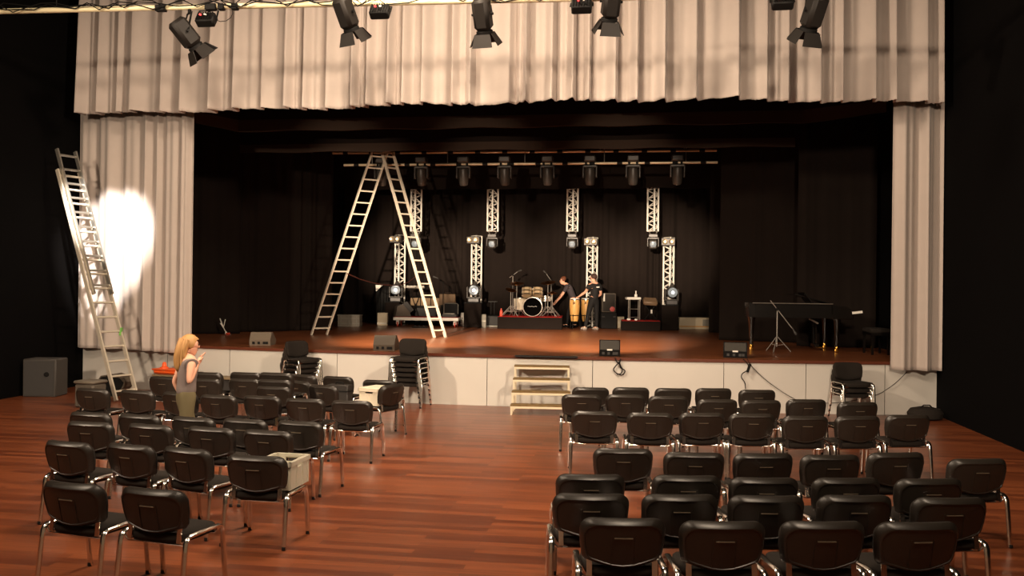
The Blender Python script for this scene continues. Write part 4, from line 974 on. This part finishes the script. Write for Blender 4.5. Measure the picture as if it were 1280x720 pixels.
MB().box((0, 0, .5), (.4, .7, .1), bev=.03).build('seat', M_FABRIC, t); MB().box((0, 0, .43), (.38, .66, .05)).build('frame', M_BLKGLOSS, t, smooth=False)
for sx in (-1, 1):
    for sy in (-1, 1): MB().bar((sx * .16, sy * .29, 0), (sx * .16, sy * .29, .42), .045, .045).build('leg', M_BLKGLOSS, t, smooth=False)
# little things on the stage floor
p = at(288, 417.5, z=HS); p.y -= .35
t = thing('cable_bundle', 'tangle of white cable hanging low at the left black curtain', 'cable', p)
MB().tube([(-.12, 0, .42), (-.04, -.02, .25), (.03, -.03, .12), (.1, -.05, .05), (.2, -.05, .012)], .014, 6).build('cable', M_WHITE, t)
MB().tube([(.03, 0, .4), (-.0, -.02, .22), (-.1, -.02, .3), (.05, -.03, .1), (.08, -.08, .015)], .01, 6).build('cable', M_WHITE, t)
MB().box((.14, -.06, .03), (.1, .06, .05), None, .01).build('red_plug', mat('plug_red', (200, 70, 50), .5), t)
p = at(371, 412.5, z=HS); t = thing('paper_pile', 'flat heap of white papers on the stage by the left curtain', 'paper', p)
for k in range(4): MB().box((.12 * k - .2, .06 * (k % 2), .006 + .008 * k), (.3, .22, .006), Matrix.Rotation(.4 * k, 3, 'Z')).build('sheet', M_WHITE, t, smooth=False)
p = at(528, 409.5, z=HS); t = thing('power_strip', 'dark power strip with plugs on the stage floor below the dolly', 'power strip', p + Vector((0, -.15, 0)), .1)
MB().box((-.05, 0, .02), (.5, .07, .04), None, .01).build('body', M_BLACK, t)
for k in range(3): MB().box((-.2 + .14 * k, 0, .055), (.05, .05, .03), None, .01).build('plug', M_DGREY, t)

# ------------------------------------------------------------------ hall odds and ends
p = at(100, 496, z=0); t = thing('loudspeaker', 'dark grey loudspeaker box at the foot of the left curtain', 'speaker', (XL + .42, 16.0, 0), R(10))
zt = at(104, 449, Y=16).z
MB().box((0, .0, zt / 2), (.66, .5, zt), None, .02).build('cabinet', mat('speaker_slate', (62, 58, 54), .7), t)
MB().box((0, -.255, zt / 2), (.58, .012, zt * .9)).build('grille', M_DGREY, t, smooth=False)
MB().lathe([(.05, 0), (.045, .02), (.01, .022)], 14, dirM((.15, -.26, zt * .6), (0, -1, 0))).build('port', M_BLACK, t)
p = at(129, 512, z=0)
t = thing('storage_case', 'grey soft-topped case among the chairs by the left ladder', 'case', (at(129, 505, z=0).x, 14.75, 0), R(-8))
zt = at(129, 475.5, Y=14.75).z
MB().box((0, 0, zt / 2 - .03), (.42, .36, zt - .06), None, .03).build('body', mat('case_taupe', (84, 76, 66), .75), t)
MB().box((0, 0, zt - .03), (.46, .4, .06), None, .025).build('lid', mat('case_lid', (104, 95, 82), .75), t)
t = thing('floor_monitor', 'black oval-ended speaker lying against the stage front beside the ladder', 'speaker', (at(166, 490, z=0).x, 16.3, 0), R(0))
zc = at(166, 479, Y=16.3).z; bb = MB()
prof = [(-.34, 0), (.12, 0), (.3, .2), (.34, .3), (.25, .4), (.05, .46), (-.2, .42), (-.36, .2)]
bb.prism(prof, -.16, .16, Matrix.Rotation(R(90), 4, 'X')); bb.build('cabinet', mat('taupe_shell', (88, 78, 66), .6), t, smooth=False)
MB().prism([(x * .9, .02 + z * .9) for x, z in prof], .161, .175, Matrix.Rotation(R(90), 4, 'X')).build('grille', M_BLACK, t, smooth=False)
# long dark bench along the stage front with orange tray
xb0, xb1 = at(184, 480, Y=16.5).x, at(352, 480, Y=16.4).x
yb = YF((xb0 + xb1) / 2) - .12
zt = at(278, 470.5, Y=yb - .3).z
rb_ = math.atan2(YF(xb1) - YF(xb0), xb1 - xb0)
t = thing('low_bench', 'long low dark bench with tan top along the left stage front', 'bench', ((xb0 + xb1) / 2, yb - .3, 0), rb_)
MB().box((0, 0, zt - .02), (xb1 - xb0, .36, .04), None, .008).build('top', mat('bench_tan', (132, 114, 86), .6), t)
MB().box((0, .02, (zt - .04) / 2 + .03), (xb1 - xb0 - .1, .28, zt - .1), None, .01).build('body', M_DGREY, t)
for k in (-1, 0, 1): MB().box((k * (xb1 - xb0) * .45, 0, .02), (.08, .3, .04)).build('foot', M_BLACK, t, smooth=False)
ORG = mat('orange_plastic', (240, 96, 36), .45)
p = Vector((at(212, 468, Y=yb - .35).x, 0, zt)); p.y = yb - .3 + (p.x - (xb0 + xb1) / 2) * math.tan(rb_)
t = thing('orange_tray', 'bright orange plastic tray with a knob on the left front bench', 'tray', p, rb_)
MB().box((0, 0, .055), (.86, .3, .09), None, .03).build('tray', ORG, t)
MB().box((0, 0, .1), (.9, .34, .03), None, .01).build('rim', ORG, t)
MB().lathe([(.09, .0), (.085, .03), (.05, .05), (.04, .12), (.02, .14)], 12, TR((-.26, 0, .105))).build('knob', ORG, t)
MB().box((0, 0, .006), (.7, .2, .012)).build('foot', ORG, t, smooth=False)
# crates on chairs
def crate(name, label, L, W, H, loc, rz, m, lidded=False):
    t = thing(name, label, 'crate', loc, rz, 'plastic crates on chairs')
    th = .018
    MB().box((0, 0, th / 2), (L - .03, W - .03, th), None, .004).build('bottom', m, t)
    for sy in (-1, 1):
        zmid = H / 2
        bb = MB()
        if lidded: bb.box((0, sy * (W / 2 - th / 2), zmid), (L, th, H - .004))
        else:
            y = sy * (W / 2 - th / 2); bb.box((0, y, H * .36), (L, th, H * .72)); bb.box((0, y, H * .945), (L, th, H * .11))
            for sx in (-1, 1): bb.box((sx * L * .33, y, H * .8), (L * .34, th, H * .2))
        bb.build('side_panel', m, t, smooth=False)
    for sx in (-1, 1):
        x = sx * (L / 2 - th / 2); bb = MB()
        bb.box((x, 0, H * .36), (th, W - .01, H * .72)); bb.box((x, 0, H * .945), (th, W - .01, H * .11))
        for sy in (-1, 1): bb.box((x, sy * W * .34, H * .8), (th, W * .3, H * .2))
        bb.build('end_panel', m, t, smooth=False)
    bb = MB()
    for sy in (-1, 1): bb.box((0, sy * (W / 2 + .004), H - .02), (L + .03, .022, .04))
    for sx in (-1, 1): bb.box((sx * (L / 2 + .004), 0, H - .02), (.022, W + .03, .04))
    bb.build('rim', m, t, smooth=False)
    bb = MB()
    for sx in (-.5, -.17, .17, .5):
        for sy in (-1, 1): bb.box((sx * (L - .03), sy * (W / 2 + .002), H * .45), (.016, .012, H * .88))
    for sy in (-.5, 0, .5):
        for sx in (-1, 1): bb.box((sx * (L / 2 + .002), sy * (W - .03), H * .35), (.012, .016, H * .66))
    bb.build('rib', m, t, smooth=False)
    if lidded: MB().box((0, 0, H + .008), (L + .02, W + .02, .016), None, .006).build('lid', m, t)
    return t
c = CHL[(5, 3)]; rz = c.rotation_euler.z
off = Matrix.Rotation(rz, 3, 'Z') @ Vector((.115, .085, 0))
crate('plastic_crate', 'grey open plastic crate with handle slots on an aisle chair', .40, .32, .25, Vector((c.location.x, c.location.y, .483)) + off, rz + R(90), M_CRATE)
rz = SIDE.rotation_euler.z; off = Matrix.Rotation(rz, 3, 'Z') @ Vector((0, .075, 0))
crate('plastic_crate', 'pale lidded crate on the sideways chair at the front of the aisle', .42, .36, .25, Vector((SIDE.location.x, SIDE.location.y, .483)) + off, rz + R(2), mat('crate_cream', (222, 212, 190), .5), True)
c = CHL[(0, 1)]; rz = c.rotation_euler.z; 
q = Vector((c.location.x, c.location.y, 0)) + Matrix.Rotation(rz, 3, 'Z') @ Vector((.2, -.5, 0))
t = thing('equipment_case', 'black square case behind the left front-row chairs, beside the pale crate', 'case', q, rz)
zt = at(428, 480.5, Y=q.y).z
MB().box((0, 0, zt / 2), (.38, .18, zt), None, .012).build('body', mat('case_black', (38, 33, 29), .6), t)
MB().box((0, 0, zt - .1), (.39, .19, .02)).build('lid_seam', M_BLACK, t, smooth=False)
for z in (.3, .6): MB().box((.196, 0, zt * z), (.012, .05, .06)).build('latch', M_CHROME, t, smooth=False)
MB().tube([(-.07, 0, zt), (-.06, 0, zt + .03), (.06, 0, zt + .03), (.07, 0, zt)], .01, 6).build('handle', M_BLACK, t)
p = at(1178, 527, z=0); t = thing('gear_bag', 'black soft bag on the floor at the right edge', 'bag', (min(p.x + .25, XR - .4), p.y + .2, 0), 0)
MB().lathe([(.2, 0), (.3, .03), (.32, .12), (.26, .2), (.1, .235)], 14, Matrix.Diagonal((1, .7, 1, 1))).build('body', M_FABRIC, t)
MB().tube([(-.12, -.05, .21), (-.05, -.08, .27), (.05, -.08, .27), (.12, -.05, .21)], .012, 6).build('handle', M_BLACK, t)

# ------------------------------------------------------------------ people
def skin(name, pts, edges, m, parent, sub=2):
    names = list(pts); V = [pts[k][0] for k in names]; rad = [pts[k][1] for k in names]
    me = bpy.data.meshes.new(name); me.from_pydata([tuple(v) for v in V], [(names.index(a), names.index(b)) for a, b in edges], [])
    o = bpy.data.objects.new(name, me); C.objects.link(o)
    o.modifiers.new('s', 'SKIN'); sv = me.skin_vertices[0].data
    for i, r_ in enumerate(rad):
        sv[i].radius = r_ if isinstance(r_, tuple) else (r_, r_)
        sv[i].use_root = (i == 0)
    sb = o.modifiers.new('u', 'SUBSURF'); sb.levels = sub; sb.render_levels = sub
    dg = bpy.context.evaluated_depsgraph_get(); m2 = bpy.data.meshes.new_from_object(o.evaluated_get(dg))
    bpy.data.objects.remove(o); m2.name = name; m2.materials.clear(); m2.materials.append(m)
    m2.polygons.foreach_set('use_smooth', [True] * len(m2.polygons))
    return link(bpy.data.objects.new(name, m2), parent)
def person(label, loc, J, face, shirt_m, trouser_m, shoe_m, hair_m, long_hair=False, female=False, name='person', group=None, sleeve=.62):
    """J: joints in metres from the feet; face: unit vector the head looks along"""
    t = thing(name, label, 'person', loc, 0, group)
    f = Vector(face).normalized(); up = Vector((0, 0, 1)); rt = f.cross(up).normalized()
    J = {k: Vector(v) for k, v in J.items()}
    for s_ in 'lr': J['hp' + s_] = J['hp' + s_].lerp(J['pelvis'], .12) - Vector((0, 0, .05))
    g = .92 if female else 1.0
    P = {}; E = []
    P['pelvis'] = (J['pelvis'], (.15 * g, .115)); P['waist'] = (J['pelvis'].lerp(J['chest'], .45), (.125 * g, .1)); P['chest'] = (J['chest'], (.155 * g, .115)); P['neck0'] = (J['chest'].lerp(J['neck'], .75), (.1 * g, .08)); P['neck'] = (J['neck'], .054)
    h = J['head']; P['jaw'] = (h - up * .065 + f * .015, .068); P['skull'] = (h + up * .015, .09); P['crown'] = (h + up * .075 - f * .01, .07)
    E += [('pelvis', 'waist'), ('waist', 'chest'), ('chest', 'neck0'), ('neck0', 'neck'), ('neck', 'jaw'), ('jaw', 'skull'), ('skull', 'crown')]
    P['nose'] = (h - up * .012 + f * .108, .014); E.append(('skull', 'nose'))
    P['chin'] = (h - up * .1 + f * .06, .028); E.append(('jaw', 'chin'))
    for s_, sd in (('l', -1), ('r', 1)):
        P['ear' + s_] = (h + rt * sd * .094 - f * .01, .018); E.append(('skull', 'ear' + s_))
        P['sh' + s_] = (J['sh' + s_], .066 * g); P['el' + s_] = (J['el' + s_], .044 * g); P['wr' + s_] = (J['wr' + s_], .029 * g)
        P['ua' + s_] = (J['sh' + s_].lerp(J['el' + s_], .5), .054 * g); P['fa' + s_] = (J['el' + s_].lerp(J['wr' + s_], .35), .043 * g)
        E += [('neck0', 'sh' + s_), ('sh' + s_, 'ua' + s_), ('ua' + s_, 'el' + s_), ('el' + s_, 'fa' + s_), ('fa' + s_, 'wr' + s_)]
        d = (J['wr' + s_] - J['el' + s_]).normalized(); a = d.cross(f if abs(d.dot(f)) < .9 else up).normalized(); n_ = a.cross(d).normalized()
        w0 = J['wr' + s_]; P['pm' + s_] = (w0 + d * .06, (.036, .018)); E.append(('wr' + s_, 'pm' + s_))
        for i in range(4):
            o_ = a * (i - 1.5) * .021; ln_ = (.07, .082, .078, .06)[i]
            k1, k2 = f'f{i}a{s_}', f'f{i}b{s_}'
            P[k1] = (w0 + d * (.095 + ln_ * .3) + o_ * 1.1, .009); P[k2] = (w0 + d * (.095 + ln_) + o_ * 1.25 + n_ * .025, .0075); E += [('pm' + s_, k1), (k1, k2)]
        P['t1' + s_] = (w0 + d * .055 - a * .045 + n_ * .01, .011); P['t2' + s_] = (w0 + d * .095 - a * .06 + n_ * .02, .009); E += [('pm' + s_, 't1' + s_), ('t1' + s_, 't2' + s_)]
        P['hp' + s_] = (J['hp' + s_], .098 * g); P['kn' + s_] = (J['kn' + s_], .062); P['an' + s_] = (J['an' + s_], .042); P['th' + s_] = (J['hp' + s_].lerp(J['kn' + s_], .5), .083 * g); P['cf' + s_] = (J['kn' + s_].lerp(J['an' + s_], .35), .056)
        P['toe' + s_] = (J['toe' + s_], (.042, .03))
        E += [('pelvis', 'hp' + s_), ('hp' + s_, 'th' + s_), ('th' + s_, 'kn' + s_), ('kn' + s_, 'cf' + s_), ('cf' + s_, 'an' + s_), ('an' + s_, 'toe' + s_)]
    skin('body', P, E, M_SKIN, t)
    def grow(keys, k_, extra={}):
        Q = {}
        for q in keys:
            r_ = P[q][1]; Q[q] = (P[q][0], tuple(v * k_ + .008 for v in r_) if isinstance(r_, tuple) else r_ * k_ + .008)
        Q.update(extra); return Q, [e for e in E if e[0] in Q and e[1] in Q]
    ks = ['pelvis', 'waist', 'chest', 'neck0', 'shl', 'shr', 'ual', 'uar']
    ex = {}
    for s_ in 'lr': ex['sl' + s_] = (J['sh' + s_].lerp(J['el' + s_], sleeve), .056 * g)
    Q, E2 = grow(ks, 1.06, ex); Q['pelvis'] = (P['pelvis'][0] - up * .03, tuple(v * 1.22 + .012 for v in P['pelvis'][1]))
    E2 += [('ual', 'sll'), ('uar', 'slr')]
    skin('shirt', Q, E2, shirt_m, t)
    ks = ['waist', 'pelvis'] + [a + s_ for s_ in 'lr' for a in ('hp', 'th', 'kn', 'cf', 'an')]
    Q, E2 = grow(ks, 1.06); skin('trousers', Q, E2, trouser_m, t)
    for s_ in 'lr':
        an, toe = J['an' + s_], J['toe' + s_]; d = toe - an; d.z = 0; heel = an - d.normalized() * .06; heel.z = .045
        Q = {'a': (Vector((an.x, an.y, .05)), (.05, .05)), 'h': (heel, (.044, .042)), 'm': (an.lerp(toe, .6) * Vector((1, 1, 0)) if 0 else Vector((an.lerp(toe, .6).x, an.lerp(toe, .6).y, .042)), (.052, .042)), 't': (Vector((toe.x, toe.y, .036)), (.046, .034))}
        skin('shoe', Q, [('a', 'h'), ('a', 'm'), ('m', 't')], shoe_m, t)
    c0 = h + up * .028 - f * .012; hm = MB(); V = []; nu, nv = 20, 12
    for i in range(nv + 1):
        th = math.pi * .68 * i / nv
        for k in range(nu):
            a = 2 * math.pi * k / nu; fr = math.cos(a)               # fr = 1 towards the face
            lim = th * (1 if fr < .15 else 1 - .5 * min(1, (fr - .15) / .5))
            r_ = 1 + .035 * math.sin(5 * a + 3 * th)
            V.append(c0 + (f * math.cos(a) * math.sin(lim) * .118 + rt * math.sin(a) * math.sin(lim) * .104 + up * math.cos(lim) * .112) * r_)
    hm.add(V, [(i * nu + k, i * nu + (k + 1) % nu, (i + 1) * nu + (k + 1) % nu, (i + 1) * nu + k) for i in range(nv) for k in range(nu)])
    if long_hair:
        for sd, w_, ln_ in ((0, .085, .42), (-.6, .05, .36), (.6, .05, .38), (-1, .036, .24), (1, .036, .26)):
            path = []; rr = []
            for k in range(9):
                u = k / 8; path.append(c0 - f * (.075 + .055 * math.sin(u * 2.2)) * (1 - .45 * abs(sd)) + rt * (sd * (.075 + .02 * math.sin(3 * u)) + .012 * math.sin(6 * u + sd)) + up * (.04 - ln_ * u)); rr.append(w_ * (.55 + .6 * math.sin(math.pi * min(1, u * .8 + .2)) ** .7) * (1 if u < .95 else .5))
            hm.tube(path, rr, 10, .6)
    hm.build('hair', hair_m, t, angle=70)
    for sd in (-1, 1):
        MB().lathe([(.001, -.01), (.009, -.006), (.011, 0), (.009, .006), (.001, .01)], 8, TR(h + up * .015 + f * .088 + rt * sd * .034)).build('eye', M_BLACK, t)
    MB().bar(h - up * .058 + f * .078 - rt * .016, h - up * .058 + f * .078 + rt * .016, .012, .008).build('mouth', mat('lips', (170, 96, 84), .6), t, smooth=False)
    return t
# man bending over the kit
b, s = base_at(711, 409.5); b.y += .3
person('man in dark grey T-shirt bending towards the drum kit', b, dict(
    pelvis=(.14, .02, .93), chest=(.0, .0, 1.26), neck=(-.15, -.01, 1.46), head=(-.25, -.02, 1.57),
    shl=(-.08, -.19, 1.37), ell=(-.24, -.24, 1.09), wrl=(-.42, -.22, .87), shr=(-.1, .18, 1.38), elr=(-.27, .2, 1.12), wrr=(-.46, .14, .9),
    hpl=(.13, -.1, .9), hpr=(.13, .1, .9), knl=(-.02, -.11, .5), knr=(.16, .11, .49), anl=(-.08, -.12, .08), anr=(.2, .13, .08), toel=(-.24, -.14, .035), toer=(.05, .14, .035)),
    (-1, -.25, -.35), mat('shirt_slate', (62, 54, 58), .85), mat('jeans_black', (24, 22, 22), .85), M_BLACK, mat('hair_auburn', (104, 58, 34), .7), sleeve=.75)
b, s = base_at(739, 412.5)
T2 = person('man in black T-shirt and trousers with one hand on the conga', b, dict(
    pelvis=(.07, 0, .95), chest=(.1, .02, 1.3), neck=(.08, .03, 1.52), head=(.05, .03, 1.65),
    shl=(-.06, -.07, 1.42), ell=(-.2, .02, 1.2), wrl=(-.40, .1, 1.06), shr=(.25, .12, 1.41), elr=(.28, .24, 1.13), wrr=(.08, .36, 1.0),
    hpl=(-.01, -.05, .92), hpr=(.15, .05, .92), knl=(-.1, -.02, .5), knr=(.16, .06, .5), anl=(-.19, -.03, .08), anr=(.16, .06, .08), toel=(-.34, .03, .035), toer=(.04, .17, .035)),
    (-.9, .35, -.1), mat('shirt_black', (22, 20, 20), .85), mat('trousers_black', (20, 19, 19), .85), mat('shoe_pale', (150, 140, 130), .6), mat('hair_dark', (58, 36, 26), .7), sleeve=.55)
MB().box((.2, -.105, 1.36), (.1, .012, .035), Matrix.Rotation(R(28), 3, 'Z')).build('shirt_print', M_WHITE, T2, smooth=False)
# woman walking between the rows
b = at(231, 584, z=0)
fx = Vector((.72, .69, 0)); rx = Vector((.69, -.72, 0))
def W(r_, f_, z): v = rx * r_ + fx * f_; return (v.x, v.y, z)
person('woman with long blonde hair in a grey top walking between the left rows', b, dict(
    pelvis=W(0, 0, .9), chest=W(0, .02, 1.22), neck=W(0, .03, 1.41), head=W(0, .06, 1.53),
    shl=W(-.16, .02, 1.33), ell=W(-.22, -.08, 1.06), wrl=W(-.2, .02, .84), shr=W(.16, .03, 1.33), elr=W(.21, -.02, 1.08), wrr=W(.15, .1, 1.3),
    hpl=W(-.085, 0, .86), hpr=W(.085, 0, .86), knl=W(-.09, .1, .47), knr=W(.09, -.02, .46), anl=W(-.09, .16, .08), anr=W(.09, -.2, .1), toel=W(-.09, .32, .035), toer=W(.09, -.06, .04)),
    (.8, .6, -.1), mat('top_grey', (120, 108, 104), .85), mat('trousers_olive', (98, 88, 60), .85), M_BLACK, mat('hair_blonde', (176, 132, 80), .6), long_hair=True, female=True, sleeve=.35)
